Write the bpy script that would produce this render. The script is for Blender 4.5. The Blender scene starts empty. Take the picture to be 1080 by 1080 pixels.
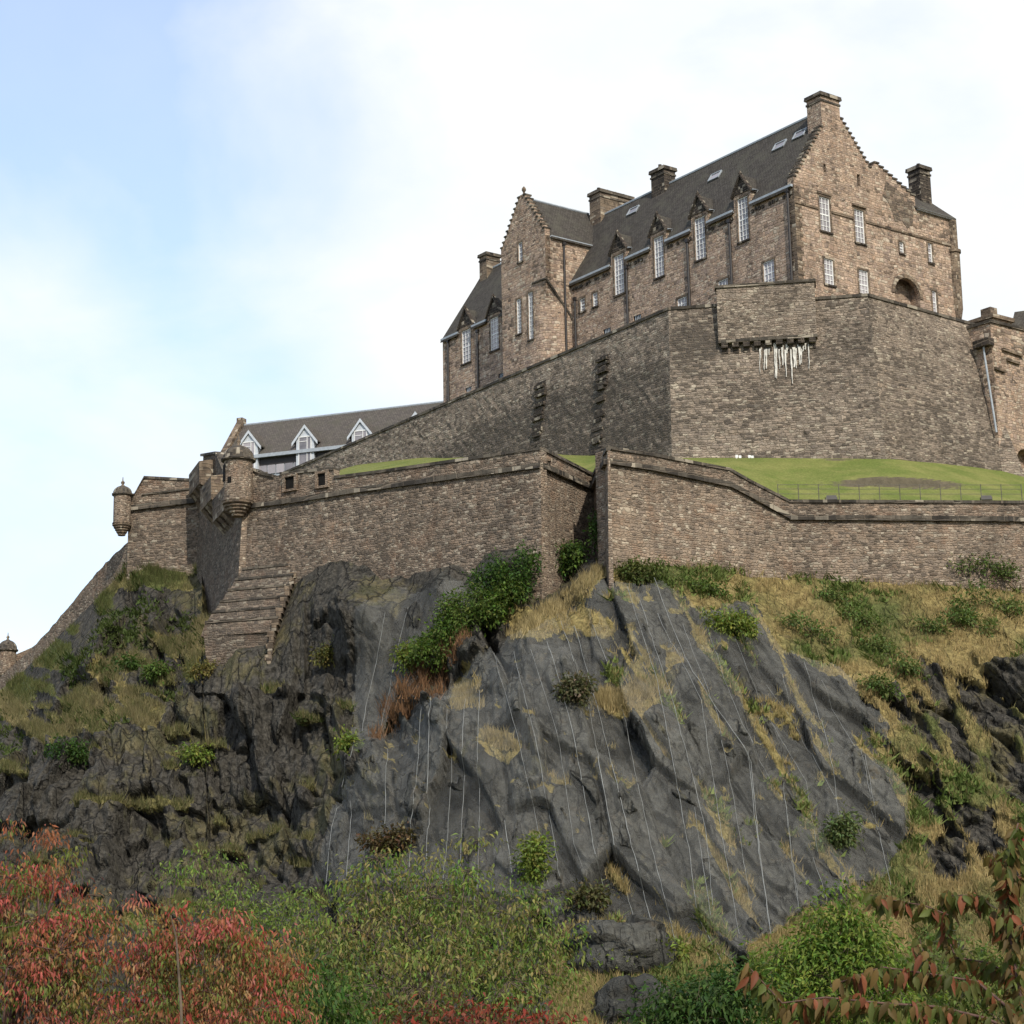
import bpy, math, random
import numpy as np
from mathutils import Vector, Matrix
from mathutils.geometry import tessellate_polygon

S = bpy.context.scene
COL = S.collection
R = math.radians
rnd = random.Random(7)

# ------------------------------------------------------------------ camera
FPX, PITCH, ROLL = 2015.0, R(12.0), R(1.1)          # focal length in photo pixels (1080 wide)
Fw = Vector((0, math.cos(PITCH), math.sin(PITCH)))
_R0 = Vector((1, 0, 0)); _U0 = Vector((0, -math.sin(PITCH), math.cos(PITCH)))
Rt = _R0 * math.cos(ROLL) - _U0 * math.sin(ROLL)
Up = _R0 * math.sin(ROLL) + _U0 * math.cos(ROLL)
cam = bpy.data.cameras.new("camera")
cam.angle = 2 * math.atan(540 / FPX)
cam.clip_start = 0.1; cam.clip_end = 6000
camo = bpy.data.objects.new("camera", cam); COL.objects.link(camo)
M = Matrix((Rt, Up, -Fw)).transposed().to_4x4()
camo.matrix_world = M
S.camera = camo

# ------------------------------------------------------------------ world, sun, exposure
SUN_EL, SUN_AZ = R(40), math.atan2(0.30, -0.954)      # azimuth clockwise from +Y
W = bpy.data.worlds.new("World"); S.world = W; W.use_nodes = True
nt = W.node_tree; nt.nodes.clear()
def wn(t, **k):
    n = nt.nodes.new(t)
    for a, b in k.items(): setattr(n, a, b)
    return n
def wmath(op, a, b=None, c=None, clamp=False):
    n = nt.nodes.new('ShaderNodeMath'); n.operation = op; n.use_clamp = clamp
    for i, v in enumerate((a, b, c)):
        if v is None: continue
        if isinstance(v, (int, float)): n.inputs[i].default_value = v
        else: nt.links.new(v, n.inputs[i])
    return n.outputs[0]
sky = wn('ShaderNodeTexSky', sky_type='NISHITA', sun_disc=False)
sky.sun_elevation = SUN_EL; sky.sun_rotation = SUN_AZ
sky.altitude = 60; sky.air_density = 1.0; sky.dust_density = 1.2; sky.ozone_density = 1.3
tc = wn('ShaderNodeTexCoord')
sep = wn('ShaderNodeSeparateXYZ'); nt.links.new(tc.outputs['Generated'], sep.inputs[0])
mp = wn('ShaderNodeMapping'); mp.inputs['Scale'].default_value = (5.0, 5.0, 8.0); mp.inputs['Rotation'].default_value = (0, R(35), 0)
nt.links.new(tc.outputs['Generated'], mp.inputs[0])
n1 = wn('ShaderNodeTexNoise'); n1.inputs['Scale'].default_value = 1.0; n1.inputs['Detail'].default_value = 7; n1.inputs['Roughness'].default_value = .52
n1.inputs['Distortion'].default_value = .35
nt.links.new(mp.outputs[0], n1.inputs['Vector'])
# bank of thin cloud: thicker towards the right, a ragged blue lane slanting through the left
lane = wmath('ADD', wmath('MULTIPLY', sep.outputs[0], 1.0), wmath('MULTIPLY', sep.outputs[2], 0.75))   # x + .75 z
d1 = wmath('ABSOLUTE', wmath('SUBTRACT', lane, 0.095))
lanem = wmath('SUBTRACT', 1.0, wmath('DIVIDE', d1, 0.085), clamp=True)
left = wmath('MULTIPLY', wmath('SUBTRACT', 0.03, sep.outputs[0]), 5.0, clamp=True)
low = wmath('MULTIPLY', wmath('SUBTRACT', 0.34, sep.outputs[2]), 1.0)
blue = wmath('MULTIPLY', wmath('ADD', wmath('MULTIPLY', lanem, 0.26), wmath('ADD', 0.47, wmath('MULTIPLY', wmath('SUBTRACT', sep.outputs[2], 0.33), 3.2, clamp=True))), left)
cov = wmath('ADD', wmath('MULTIPLY', wmath('SUBTRACT', n1.outputs[0], 0.5), 1.7), wmath('SUBTRACT', 1.05, blue))
cov = wmath('MINIMUM', wmath('MAXIMUM', cov, 0.34), 1.0)
cl = wn('ShaderNodeMixRGB'); cl.inputs[2].default_value = (6.35, 6.62, 6.78, 1)
n2 = wn('ShaderNodeTexNoise'); n2.inputs['Scale'].default_value = 2.3; n2.inputs['Detail'].default_value = 6; nt.links.new(mp.outputs[0], n2.inputs['Vector'])
cv = wn('ShaderNodeMixRGB'); cv.inputs[1].default_value = (4.85, 5.1, 5.25, 1); cv.inputs[2].default_value = (5.45, 5.5, 5.5, 1)
nt.links.new(wmath('MULTIPLY', wmath('SUBTRACT', n2.outputs[0], 0.32), 2.8, clamp=True), cv.inputs[0]); nt.links.new(cv.outputs[0], cl.inputs[2])
skyb = wn('ShaderNodeMixRGB', blend_type='MULTIPLY'); skyb.inputs[0].default_value = 1
skyb.inputs[2].default_value = (1.12, 1.27, 1.40, 1)
nt.links.new(sky.outputs[0], skyb.inputs[1])
nt.links.new(cov, cl.inputs[0]); nt.links.new(skyb.outputs[0], cl.inputs[1])
bg = wn('ShaderNodeBackground'); bg.inputs['Strength'].default_value = 0.125
out = wn('ShaderNodeOutputWorld')
nt.links.new(cl.outputs[0], bg.inputs[0]); nt.links.new(bg.outputs[0], out.inputs[0])

sl = bpy.data.lights.new("sun", 'SUN'); sl.energy = 2.7; sl.angle = R(0.6); sl.color = (1.0, .93, .82)
so = bpy.data.objects.new("sun", sl); COL.objects.link(so)
sdir = Vector((math.sin(SUN_AZ) * math.cos(SUN_EL), math.cos(SUN_AZ) * math.cos(SUN_EL), math.sin(SUN_EL)))
so.rotation_euler = sdir.to_track_quat('Z', 'Y').to_euler(); so.location = sdir * 300 + Vector((0, 0, 50))
S.view_settings.view_transform = 'Standard'; S.view_settings.look = 'None'
S.view_settings.exposure = 0.66; S.view_settings.gamma = 1.0

# ------------------------------------------------------------------ projection helpers
def ray(px, py):
    return Fw + Rt * ((px - 540) / FPX) + Up * ((540 - py) / FPX)
def P(px, py, Y):
    d = ray(px, py); return d * (Y / d.y)
def Plevel(px, py, z):
    d = ray(px, py); return d * (z / d.z)
def ray_np(px, py):
    a = (px - 540) / FPX; b = (540 - py) / FPX
    return np.stack([Fw[i] + Rt[i] * a + Up[i] * b for i in range(3)], -1)
def P_np(px, py, Y):
    d = ray_np(px, py); return d * (Y / d[..., 1])[..., None]
def proj(p):
    p = Vector(p); f = p.dot(Fw)
    return 540 + FPX * p.dot(Rt) / f, 540 - FPX * p.dot(Up) / f
class Plane:
    """vertical plane through plan point a towards plan point b; t along it, z up, normal towards the camera"""
    def __init__(s, a, b):
        s.a = Vector((a[0], a[1], 0)); s.d = Vector((b[0] - a[0], b[1] - a[1], 0)); s.L = s.d.length; s.d.normalize()
        n = Vector((s.d.y, -s.d.x, 0))
        if n.dot(-s.a) < 0: n = -n
        s.n = n
    def tz(s, px, py):
        d = ray(px, py); k = s.a.dot(s.n) / d.dot(s.n); p = d * k
        return (p - s.a).dot(s.d), p.z
    def pt(s, t, z, o=0.0):
        v = s.a + s.d * t + s.n * o; v.z = z; return v

# ------------------------------------------------------------------ object helpers
ROOTLOC = {}
def link(name, me, mats, parent):
    o = bpy.data.objects.new(name, me); COL.objects.link(o)
    for m in (mats if isinstance(mats, (list, tuple)) else [mats]): me.materials.append(m)
    if parent is not None: o.parent = parent; ROOTLOC[o.name] = ROOTLOC[parent.name]
    else: ROOTLOC[o.name] = Vector((0, 0, 0))
    return o
def tag(o, label=None, cat=None, group=None, kind=None):
    if label: o['label'] = label
    if cat: o['category'] = cat
    if group: o['group'] = group
    if kind: o['kind'] = kind
    return o
def thing(name, loc, label, cat, group=None):
    o = bpy.data.objects.new(name, None); COL.objects.link(o); o.location = loc; o.empty_display_size = .3
    ROOTLOC[o.name] = Vector(loc)
    return tag(o, label, cat, group)

class MB:
    def __init__(s): s.v = []; s.f = []; s.mi = []; s.wx = []; s.w = 0.0; s.uv = {}
    def add(s, vs, fs, mi=0, uvs=None):
        b = len(s.v); s.v += [Vector(v) for v in vs]; s.wx += [s.w] * len(vs)
        for f in fs: s.f.append([i + b for i in f]); s.mi.append(mi)
        if uvs is not None:
            for i, u in enumerate(uvs): s.uv[b + i] = u
        return b
    def quad(s, a, b, c, d, mi=0): s.add([a, b, c, d], [(0, 1, 2, 3)], mi)
    def box6(s, p, mi=0):       # p: 4 bottom + 4 top (same winding)
        s.add(p, [(3, 2, 1, 0), (4, 5, 6, 7), (0, 1, 5, 4), (1, 2, 6, 5), (2, 3, 7, 6), (3, 0, 4, 7)], mi)
    def obox(s, o, a, b, c, mi=0):   # corner + three edge vectors
        o, a, b, c = Vector(o), Vector(a), Vector(b), Vector(c)
        if a.cross(b).dot(c) < 0: a, b = b, a
        s.box6([o, o + a, o + a + b, o + b, o + c, o + a + c, o + a + b + c, o + b + c], mi)
    def prism(s, poly, ext, mi=0):   # planar polygon (Vectors) extruded by ext
        n = len(poly); a = [Vector(p) for p in poly]; b = [p + ext for p in a]
        tri = tessellate_polygon([a]); fs = []
        nrm = sum((a[i].cross(a[(i + 1) % n]) for i in range(n)), Vector())
        flip = nrm.dot(ext) > 0
        for t in tri:
            t = list(t); tn = (a[t[1]] - a[t[0]]).cross(a[t[2]] - a[t[0]])
            if tn.dot(ext) > 0: t.reverse()
            fs.append(t); fs.append([i + n for i in reversed(t)])
        for i in range(n):
            j = (i + 1) % n; q = [i, j, j + n, i + n]
            if not flip: q.reverse()
            q = [i, j, j + n, i + n] if flip else [j, i, i + n, j + n]
            fs.append(q)
        s.add(a + b, fs, mi)
    def tube(s, pts, rad, n=6, cap=True, mi=0):
        pts = [Vector(p) for p in pts]; vs = []; m = len(pts)
        if not isinstance(rad, (list, tuple)): rad = [rad] * m
        ref = Vector((0.31, 0.17, 0.93))
        for i, p in enumerate(pts):
            d = (pts[min(i + 1, m - 1)] - pts[max(i - 1, 0)])
            d = d.normalized() if d.length > 1e-9 else Vector((0, 0, 1))
            r_ = ref if abs(d.dot(ref)) < .95 else Vector((1, 0, 0))
            u = d.cross(r_).normalized(); w = d.cross(u)
            for k in range(n):
                a = 2 * math.pi * k / n; vs.append(p + (u * math.cos(a) + w * math.sin(a)) * rad[i])
        fs = [(i * n + k, i * n + (k + 1) % n, (i + 1) * n + (k + 1) % n, (i + 1) * n + k) for i in range(m - 1) for k in range(n)]
        if cap: fs += [tuple(range(n))[::-1], tuple((m - 1) * n + k for k in range(n))]
        s.add(vs, fs, mi)
    def lathe(s, c, prof, n=20, mi=0, a0=0, a1=2 * math.pi):     # prof: (r, z) bottom to top
        vs = []; c = Vector(c)
        for r_, z in prof:
            for k in range(n):
                a = a0 + (a1 - a0) * k / n
                vs.append(c + Vector((r_ * math.cos(a), r_ * math.sin(a), z)))
        m = len(prof)
        fs = [(i * n + k, i * n + (k + 1) % n, (i + 1) * n + (k + 1) % n, (i + 1) * n + k) for i in range(m - 1) for k in range(n)]
        fs += [tuple(range(n))[::-1], tuple((m - 1) * n + k for k in range(n))]
        s.add(vs, fs, mi)
    def build(s, name, mats, parent=None, smooth=False):
        me = bpy.data.meshes.new(name); off = ROOTLOC[parent.name] if parent is not None else Vector()
        me.from_pydata([v - off for v in s.v], [], s.f); me.update()
        me.polygons.foreach_set('material_index', s.mi)
        uvl = me.uv_layers.new(name='UVMap'); data = np.zeros(len(me.loops) * 2, np.float32)
        for p in me.polygons:
            n = p.normal
            if abs(n.z) < .8:
                tx, ty = -n.y, n.x; l = math.hypot(tx, ty) or 1; tx /= l; ty /= l
                if tx < 0 or (tx == 0 and ty < 0): tx, ty = -tx, -ty
                for li, vi in zip(p.loop_indices, p.vertices):
                    v = s.v[vi]
                    if vi in s.uv: data[2 * li], data[2 * li + 1] = s.uv[vi]
                    else: data[2 * li] = v.x * tx + v.y * ty; data[2 * li + 1] = v.z
            else:
                for li, vi in zip(p.loop_indices, p.vertices):
                    v = s.v[vi]; data[2 * li] = v.x; data[2 * li + 1] = v.y
        uvl.data.foreach_set('uv', data)
        a = me.attributes.new('wx', 'FLOAT', 'POINT'); a.data.foreach_set('value', np.array(s.wx, np.float32))
        if smooth: me.polygons.foreach_set('use_smooth', [True] * len(me.polygons))
        return link(name, me, mats, parent)

def np_mesh(name, verts, faces, mats, parent=None, attrs=None, smooth=False):
    """verts (n,3), faces (m,k) arrays; attrs {name: (n,4)}"""
    me = bpy.data.meshes.new(name); off = np.array(ROOTLOC[parent.name] if parent is not None else (0, 0, 0))
    v = (verts - off).astype(np.float32); m, k = faces.shape
    me.vertices.add(len(v)); me.vertices.foreach_set('co', v.ravel())
    me.loops.add(m * k); me.loops.foreach_set('vertex_index', faces.astype(np.int32).ravel())
    me.polygons.add(m); me.polygons.foreach_set('loop_start', np.arange(0, m * k, k, dtype=np.int32))
    me.polygons.foreach_set('loop_total', np.full(m, k, np.int32))
    if smooth: me.polygons.foreach_set('use_smooth', np.ones(m, bool))
    for an, av in (attrs or {}).items():
        a = me.attributes.new(an, 'FLOAT_COLOR', 'POINT'); a.data.foreach_set('color', av.astype(np.float32).ravel())
    me.update(calc_edges=True); me.validate()
    return link(name, me, mats, parent)

# ------------------------------------------------------------------ numpy noise
def h2(ix, iy, seed=0):
    n = (ix.astype(np.int64) * 374761393 + iy.astype(np.int64) * 668265263 + seed * 974711 + 1013904223) & 0x7fffffff
    n = ((n ^ (n >> 13)) * 1274126177) & 0x7fffffff
    n = ((n ^ (n >> 16)) * 668265263) & 0x7fffffff
    return ((n ^ (n >> 11)) & 0xffffff) / float(0xffffff)
def vnoise(x, y, seed=0):
    ix = np.floor(x); iy = np.floor(y); fx = x - ix; fy = y - iy
    fx = fx * fx * (3 - 2 * fx); fy = fy * fy * (3 - 2 * fy)
    a = h2(ix, iy, seed); b = h2(ix + 1, iy, seed); c = h2(ix, iy + 1, seed); d = h2(ix + 1, iy + 1, seed)
    return (a * (1 - fx) + b * fx) * (1 - fy) + (c * (1 - fx) + d * fx) * fy
def fbm(x, y, seed=0, oc=5, g=.5):
    s = 0; a = 1; t = 0
    for i in range(oc):
        s = s + a * (vnoise(x * 2 ** i + i * 17.3, y * 2 ** i - i * 9.1, seed + i) - .5); t += a; a *= g
    return s / t * 2
def facet(x, y, seed=0, tilt=.8):
    """Voronoi blocks: each cell a tilted plane at its own level; also the distance to the cell edge"""
    ix = np.floor(x); iy = np.floor(y); d1 = np.full(x.shape, 9.); d2 = np.full(x.shape, 9.); val = np.zeros(x.shape)
    for i in (-1, 0, 1):
        for j in (-1, 0, 1):
            cx = ix + i; cy = iy + j
            ox = cx + .1 + .8 * h2(cx, cy, seed); oy = cy + .1 + .8 * h2(cx, cy, seed + 1)
            dx = x - ox; dy = y - oy; d = dx * dx + dy * dy
            v = (h2(cx, cy, seed + 2) - .5) * 2 + tilt * ((h2(cx, cy, seed + 3) - .5) * 2 * dx + (h2(cx, cy, seed + 4) - .5) * 2 * dy)
            n = d < d1
            d2 = np.where(n, d1, np.minimum(d2, d)); val = np.where(n, v, val); d1 = np.where(n, d, d1)
    return val, np.sqrt(d2) - np.sqrt(d1)

# ------------------------------------------------------------------ materials
def newmat(name):
    m = bpy.data.materials.new(name); m.use_nodes = True; t = m.node_tree; t.nodes.clear()
    return m, t
class NT:
    def __init__(s, t): s.t = t
    def n(s, ty, **k):
        x = s.t.nodes.new(ty)
        for a, b in k.items(): setattr(x, a, b)
        return x
    def put(s, sock, v):
        if isinstance(v, bpy.types.NodeSocket): s.t.links.new(v, sock)
        elif v is not None: sock.default_value = v
    def m(s, op, a, b=None, c=None, clamp=False):
        x = s.n('ShaderNodeMath', operation=op, use_clamp=clamp)
        for i, v in enumerate((a, b, c)): s.put(x.inputs[i], v)
        return x.outputs[0]
    def mix(s, f, a, b, bt='MIX'):
        x = s.n('ShaderNodeMixRGB', blend_type=bt)
        s.put(x.inputs[0], f)
        for i, v in ((1, a), (2, b)):
            s.put(x.inputs[i], tuple(v) + (1,) if isinstance(v, (tuple, list)) and len(v) == 3 else v)
        return x.outputs[0]
    def noise(s, vec, scale, detail=4, rough=.55, dist=0, out=0):
        x = s.n('ShaderNodeTexNoise'); s.put(x.inputs['Vector'], vec); x.inputs['Scale'].default_value = scale
        x.inputs['Detail'].default_value = detail; x.inputs['Roughness'].default_value = rough; x.inputs['Distortion'].default_value = dist
        return x.outputs[out]
    def ramp(s, f, stops, interp='LINEAR'):
        x = s.n('ShaderNodeValToRGB'); x.color_ramp.interpolation = interp; s.put(x.inputs[0], f)
        e = x.color_ramp.elements
        while len(e) < len(stops): e.new(0.5)
        for i, (p, c) in enumerate(stops):
            e[i].position = p; e[i].color = tuple(c) + (1,) if len(c) == 3 else c
        return x.outputs[0]
    def smooth(s, v, a, b, lo=0., hi=1.):
        x = s.n('ShaderNodeMapRange', interpolation_type='SMOOTHSTEP'); s.put(x.inputs[0], v)
        x.inputs[1].default_value = a; x.inputs[2].default_value = b; x.inputs[3].default_value = lo; x.inputs[4].default_value = hi
        return x.outputs[0]
    def scale(s, vec, sc):
        x = s.n('ShaderNodeMapping'); s.put(x.inputs[0], vec); x.inputs['Scale'].default_value = sc; return x.outputs[0]
    def bsdf(s, col, rough=.9, spec=.25, normal=None, metal=0):
        x = s.n('ShaderNodeBsdfPrincipled'); s.put(x.inputs['Base Color'], tuple(col) + (1,) if isinstance(col, (tuple, list)) else col)
        s.put(x.inputs['Roughness'], rough); x.inputs['Specular IOR Level'].default_value = spec; x.inputs['Metallic'].default_value = metal
        if normal is not None: s.put(x.inputs['Normal'], normal)
        return x.outputs[0]
    def bump(s, h, dist, strength=1.0):
        x = s.n('ShaderNodeBump'); s.put(x.inputs['Height'], h); x.inputs['Distance'].default_value = dist; x.inputs['Strength'].default_value = strength
        return x.outputs[0]
    def out(s, sh):
        o = s.n('ShaderNodeOutputMaterial'); s.put(o.inputs[0], sh)

def plain(name, col, rough=.8, spec=.3, metal=0, var=.25, vs=3.0):
    m, t = newmat(name); k = NT(t); pos = k.n('ShaderNodeNewGeometry').outputs['Position']
    f = k.noise(pos, vs, 5)
    c = k.mix(k.smooth(f, .3, .7), tuple(x * (1 - var) for x in col), tuple(min(1, x * (1 + var)) for x in col))
    k.out(k.bsdf(c, rough, spec, None, metal)); return m

def masonry(name, cols, sx=.5, sy=.25, dark=.35, darkcol=(.03, .026, .022), mortar=(.2, .16, .12), jit=.35, stain=.5, bright=1.0, rust=0.0, bumpd=.05, bands=0.0):
    """coursed rubble: rows of stones of uneven length, each stone its own colour; soot patches take whole stones"""
    m, t = newmat(name); k = NT(t)
    uv = k.n('ShaderNodeUVMap', uv_map='UVMap').outputs[0]; pos = k.n('ShaderNodeNewGeometry').outputs['Position']
    wob = k.n('ShaderNodeSeparateXYZ'); k.put(wob.inputs[0], k.noise(uv, 1.6, 3, .6, 0, 1))
    se = k.n('ShaderNodeSeparateXYZ'); k.put(se.inputs[0], uv)
    rep = k.m('ADD', 1.0, k.m('MULTIPLY', k.m('GREATER_THAN', k.noise(k.scale(uv, (.10, .16, 1)), 1.0, 3, .55), .53), .42))
    se_ = se; sc1 = k.n('ShaderNodeCombineXYZ'); k.put(sc1.inputs[0], k.m('MULTIPLY', se.outputs[0], rep)); k.put(sc1.inputs[1], k.m('MULTIPLY', se.outputs[1], rep)); se = k.n('ShaderNodeSeparateXYZ'); k.put(se.inputs[0], sc1.outputs[0])
    u = k.m('ADD', se.outputs[0], k.m('MULTIPLY', k.m('SUBTRACT', wob.outputs[0], .5), jit * .5))
    c0_ = k.n('ShaderNodeCombineXYZ'); k.put(c0_.inputs[0], k.m('MULTIPLY', se.outputs[0], .16)); k.put(c0_.inputs[1], k.m('MULTIPLY', se.outputs[1], .85 / sy * .35))
    crs = k.noise(c0_.outputs[0], 1.0, 2, .5)
    w4 = k.n('ShaderNodeSeparateXYZ'); k.put(w4.inputs[0], k.noise(uv, 4.2, 2, .5, 0, 1))
    v = k.m('ADD', k.m('ADD', se.outputs[1], k.m('MULTIPLY', k.m('SUBTRACT', crs, .5), sy * 2.6)), k.m('ADD', k.m('MULTIPLY', k.m('SUBTRACT', wob.outputs[1], .5), jit), k.m('MULTIPLY', k.m('SUBTRACT', w4.outputs[1], .5), jit * .45)))
    u = k.m('ADD', u, k.m('MULTIPLY', k.m('SUBTRACT', w4.outputs[0], .5), jit * .6))
    v1 = k.m('DIVIDE', v, sy); row = k.m('FLOOR', v1); fv = k.m('FRACT', v1)
    wr = k.n('ShaderNodeTexWhiteNoise', noise_dimensions='1D'); k.put(wr.inputs['W'], row)
    cb = k.n('ShaderNodeCombineXYZ'); k.put(cb.inputs[0], k.m('MULTIPLY', u, 1.3)); k.put(cb.inputs[1], k.m('MULTIPLY', row, 3.37))
    un = k.noise(cb.outputs[0], 1.0, 1)
    u1 = k.m('ADD', k.m('DIVIDE', u, sx), k.m('ADD', k.m('MULTIPLY', wr.outputs[0], 17.0), k.m('MULTIPLY', un, 2.4)))
    cell = k.m('FLOOR', u1); fu = k.m('FRACT', u1)
    c2 = k.n('ShaderNodeCombineXYZ'); k.put(c2.inputs[0], cell); k.put(c2.inputs[1], row)
    w2 = k.n('ShaderNodeTexWhiteNoise', noise_dimensions='2D'); k.put(w2.inputs['Vector'], c2.outputs[0])
    w3 = k.n('ShaderNodeSeparateColor'); k.put(w3.inputs[0], w2.outputs['Color'])
    eu = k.m('MULTIPLY', k.m('MINIMUM', fu, k.m('SUBTRACT', 1.0, fu)), sx)
    ev = k.m('MULTIPLY', k.m('MINIMUM', fv, k.m('SUBTRACT', 1.0, fv)), sy)
    edge = k.smooth(k.m('MINIMUM', eu, ev), .004, .05)
    n = len(cols)
    col = k.ramp(w2.outputs['Value'], [(i / max(1, n - 1), c) for i, c in enumerate(cols)])
    fine = k.noise(pos, 5.0, 5, .65)
    col = k.mix(1.0, col, k.ramp(fine, [(.25, (.62, .62, .62)), (.75, (1.3, 1.3, 1.3))]), 'MULTIPLY')
    col = k.mix(1.0, col, k.ramp(k.noise(pos, .75, 5, .7), [(.28, (.66, .66, .67)), (.72, (1.30, 1.27, 1.24))]), 'MULTIPLY')
    big = k.noise(pos, .28, 4, .6); mid = k.noise(k.scale(pos, (1.25, 1.25, .16)), .9, 4, .6)
    att = k.n('ShaderNodeAttribute', attribute_name='wx').outputs['Fac']  # darkness per vertex; also holds the return wall's painted shade
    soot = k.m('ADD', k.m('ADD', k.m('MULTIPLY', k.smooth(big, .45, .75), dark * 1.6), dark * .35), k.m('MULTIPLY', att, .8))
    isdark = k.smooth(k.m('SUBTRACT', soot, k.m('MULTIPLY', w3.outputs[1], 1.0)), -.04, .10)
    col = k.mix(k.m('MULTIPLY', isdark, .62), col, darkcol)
    lt = k.smooth(w3.outputs[2], .84, .96)
    col = k.mix(k.m('MULTIPLY', lt, .55), col, (.50, .44, .34))
    if rust: col = k.mix(k.m('MULTIPLY', k.smooth(k.noise(pos, .6, 3), .52, .7), rust), col, (.30, .14, .07))
    # soot and run-off washes over the face
    col = k.mix(k.m('MULTIPLY', k.smooth(mid, .46, .72), stain), col, k.mix(1.0, col, (.42, .42, .44), 'MULTIPLY'))
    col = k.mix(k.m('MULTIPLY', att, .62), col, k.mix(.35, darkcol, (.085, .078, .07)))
    col = k.mix(k.m('SUBTRACT', 1.0, edge), col, k.mix(.55, col, mortar))
    if bright != 1.0: col = k.mix(1.0, col, (bright,) * 3, 'MULTIPLY')
    hgt = k.m('ADD', k.m('MULTIPLY', edge, k.m('ADD', .55, k.m('MULTIPLY', w3.outputs[0], .8))), k.m('MULTIPLY', fine, .5))
    k.out(k.bsdf(col, .93, .15, k.bump(hgt, bumpd))); return m

STN = [(.28, .200, .148), (.37, .272, .200), (.32, .242, .195), (.43, .322, .235), (.225, .172, .142), (.36, .25, .178), (.47, .37, .285)]
BRN = [(.205, .155, .115), (.25, .192, .142), (.215, .172, .135), (.29, .225, .168), (.175, .142, .115), (.26, .19, .135), (.34, .275, .21)]
MT = {}
MT['castle'] = masonry('castle_stone', STN, .44, .25, .22, bright=1.08, stain=.45, mortar=(.24, .19, .13))
MT['upper'] = masonry('upper_wall_stone', [(.20, .162, .130), (.27, .220, .172), (.23, .192, .155), (.31, .255, .20), (.18, .150, .124), (.26, .205, .158), (.34, .285, .225)], .44, .19, .30, bright=1.02, stain=.4, bumpd=.07)
MT['lower'] = masonry('lower_wall_stone', BRN, .34, .165, .27, bright=1.08, stain=.55, rust=.22, bumpd=.06)
MT['trim'] = masonry('dressed_stone', [(.16, .12, .085), (.22, .17, .12), (.12, .09, .07)], .9, .35, .35, stain=.6, jit=.05)
MT['coping'] = masonry('weathered_coping', [(.05, .045, .04), (.09, .08, .065), (.14, .12, .095)], .9, .5, .4, stain=.6, jit=.05)
MT['darkstone'] = masonry('soot_shade_stone', [(.03, .026, .022), (.06, .05, .042), (.045, .038, .034)], .5, .3, .3, jit=.1)
MT['pale'] = plain('lime_crust', (.50, .48, .43), .9)
MT['white'] = plain('white_paint', (.68, .68, .66), .5, .3, 0, .06)
MT['glass'] = None
m, t = newmat('window_glass'); k = NT(t)
pos = k.n('ShaderNodeNewGeometry').outputs['Position']
k.out(k.bsdf(k.mix(k.m('ADD', k.m('MULTIPLY', k.noise(pos, 1.2, 2), .5), k.m('MULTIPLY', k.n('ShaderNodeObjectInfo').outputs['Random'], .5)), (.06, .06, .07), (.46, .42, .43)), .08, .5)); MT['glass'] = m
MT['iron'] = plain('black_iron', (.022, .018, .017), .55, .4)
MT['lead'] = plain('pale_lead', (.30, .33, .36), .6, .4, 0, .12)
MT['paleblue'] = plain('painted_boarding', (.46, .49, .52), .7, .3, 0, .08)
MT['steel'] = plain('galvanised_cable', (.21, .215, .205), .5, .4, 0, .1)
MT['shadow'] = plain('interior_shade', (.012, .011, .010), .95, .1)  # near-black colour painting the shade inside openings
MT['wood'] = plain('weathered_rail', (.10, .09, .075), .8)

def slate(name, a, b, row=.28):
    m, t = newmat(name); k = NT(t); uv = k.n('ShaderNodeUVMap', uv_map='UVMap').outputs[0]; pos = k.n('ShaderNodeNewGeometry').outputs['Position']
    br = k.n('ShaderNodeTexBrick'); k.put(br.inputs['Vector'], uv); br.inputs['Scale'].default_value = 1.0
    br.inputs['Brick Width'].default_value = .3; br.inputs['Row Height'].default_value = row * .7; br.inputs['Mortar Size'].default_value = .012
    br.inputs['Color1'].default_value = tuple(a) + (1,); br.inputs['Color2'].default_value = tuple(b) + (1,); br.inputs['Mortar'].default_value = tuple(x * .45 for x in a) + (1,)
    c = k.mix(k.m('MULTIPLY', k.smooth(k.noise(pos, .7, 4), .45, .7), .6), br.outputs[0], (.085, .080, .062))
    k.out(k.bsdf(c, .9, .12, k.bump(br.outputs[1], .02))); return m
MT['slate'] = slate('stone_slate', (.052, .046, .040), (.080, .071, .061))
MT['slate_far'] = slate('brown_slate', (.085, .075, .068), (.12, .105, .092))

def leafmat(name, trans=.42, rough=.5):
    m, t = newmat(name); k = NT(t); a = k.n('ShaderNodeAttribute', attribute_name='lc').outputs['Color']
    p = k.n('ShaderNodeBsdfPrincipled'); k.put(p.inputs['Base Color'], a); p.inputs['Roughness'].default_value = rough; p.inputs['Specular IOR Level'].default_value = .14
    tr = k.n('ShaderNodeBsdfTranslucent'); k.put(tr.inputs[0], k.mix(1.0, a, (.9, .95, .6), 'MULTIPLY'))
    mx = k.n('ShaderNodeMixShader'); mx.inputs[0].default_value = trans
    k.put(mx.inputs[1], p.outputs[0]); k.put(mx.inputs[2], tr.outputs[0]); k.out(mx.outputs[0]); return m
MT['leaf'] = leafmat('foliage')
MT['blade'] = leafmat('grass_blades', .25, .8)
MT['bark'] = plain('bark', (.10, .075, .055), .9, .2, 0, .35, 12)
MT['redbark'] = plain('reddish_bark', (.09, .05, .04), .8, .25, 0, .35, 30)

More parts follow.
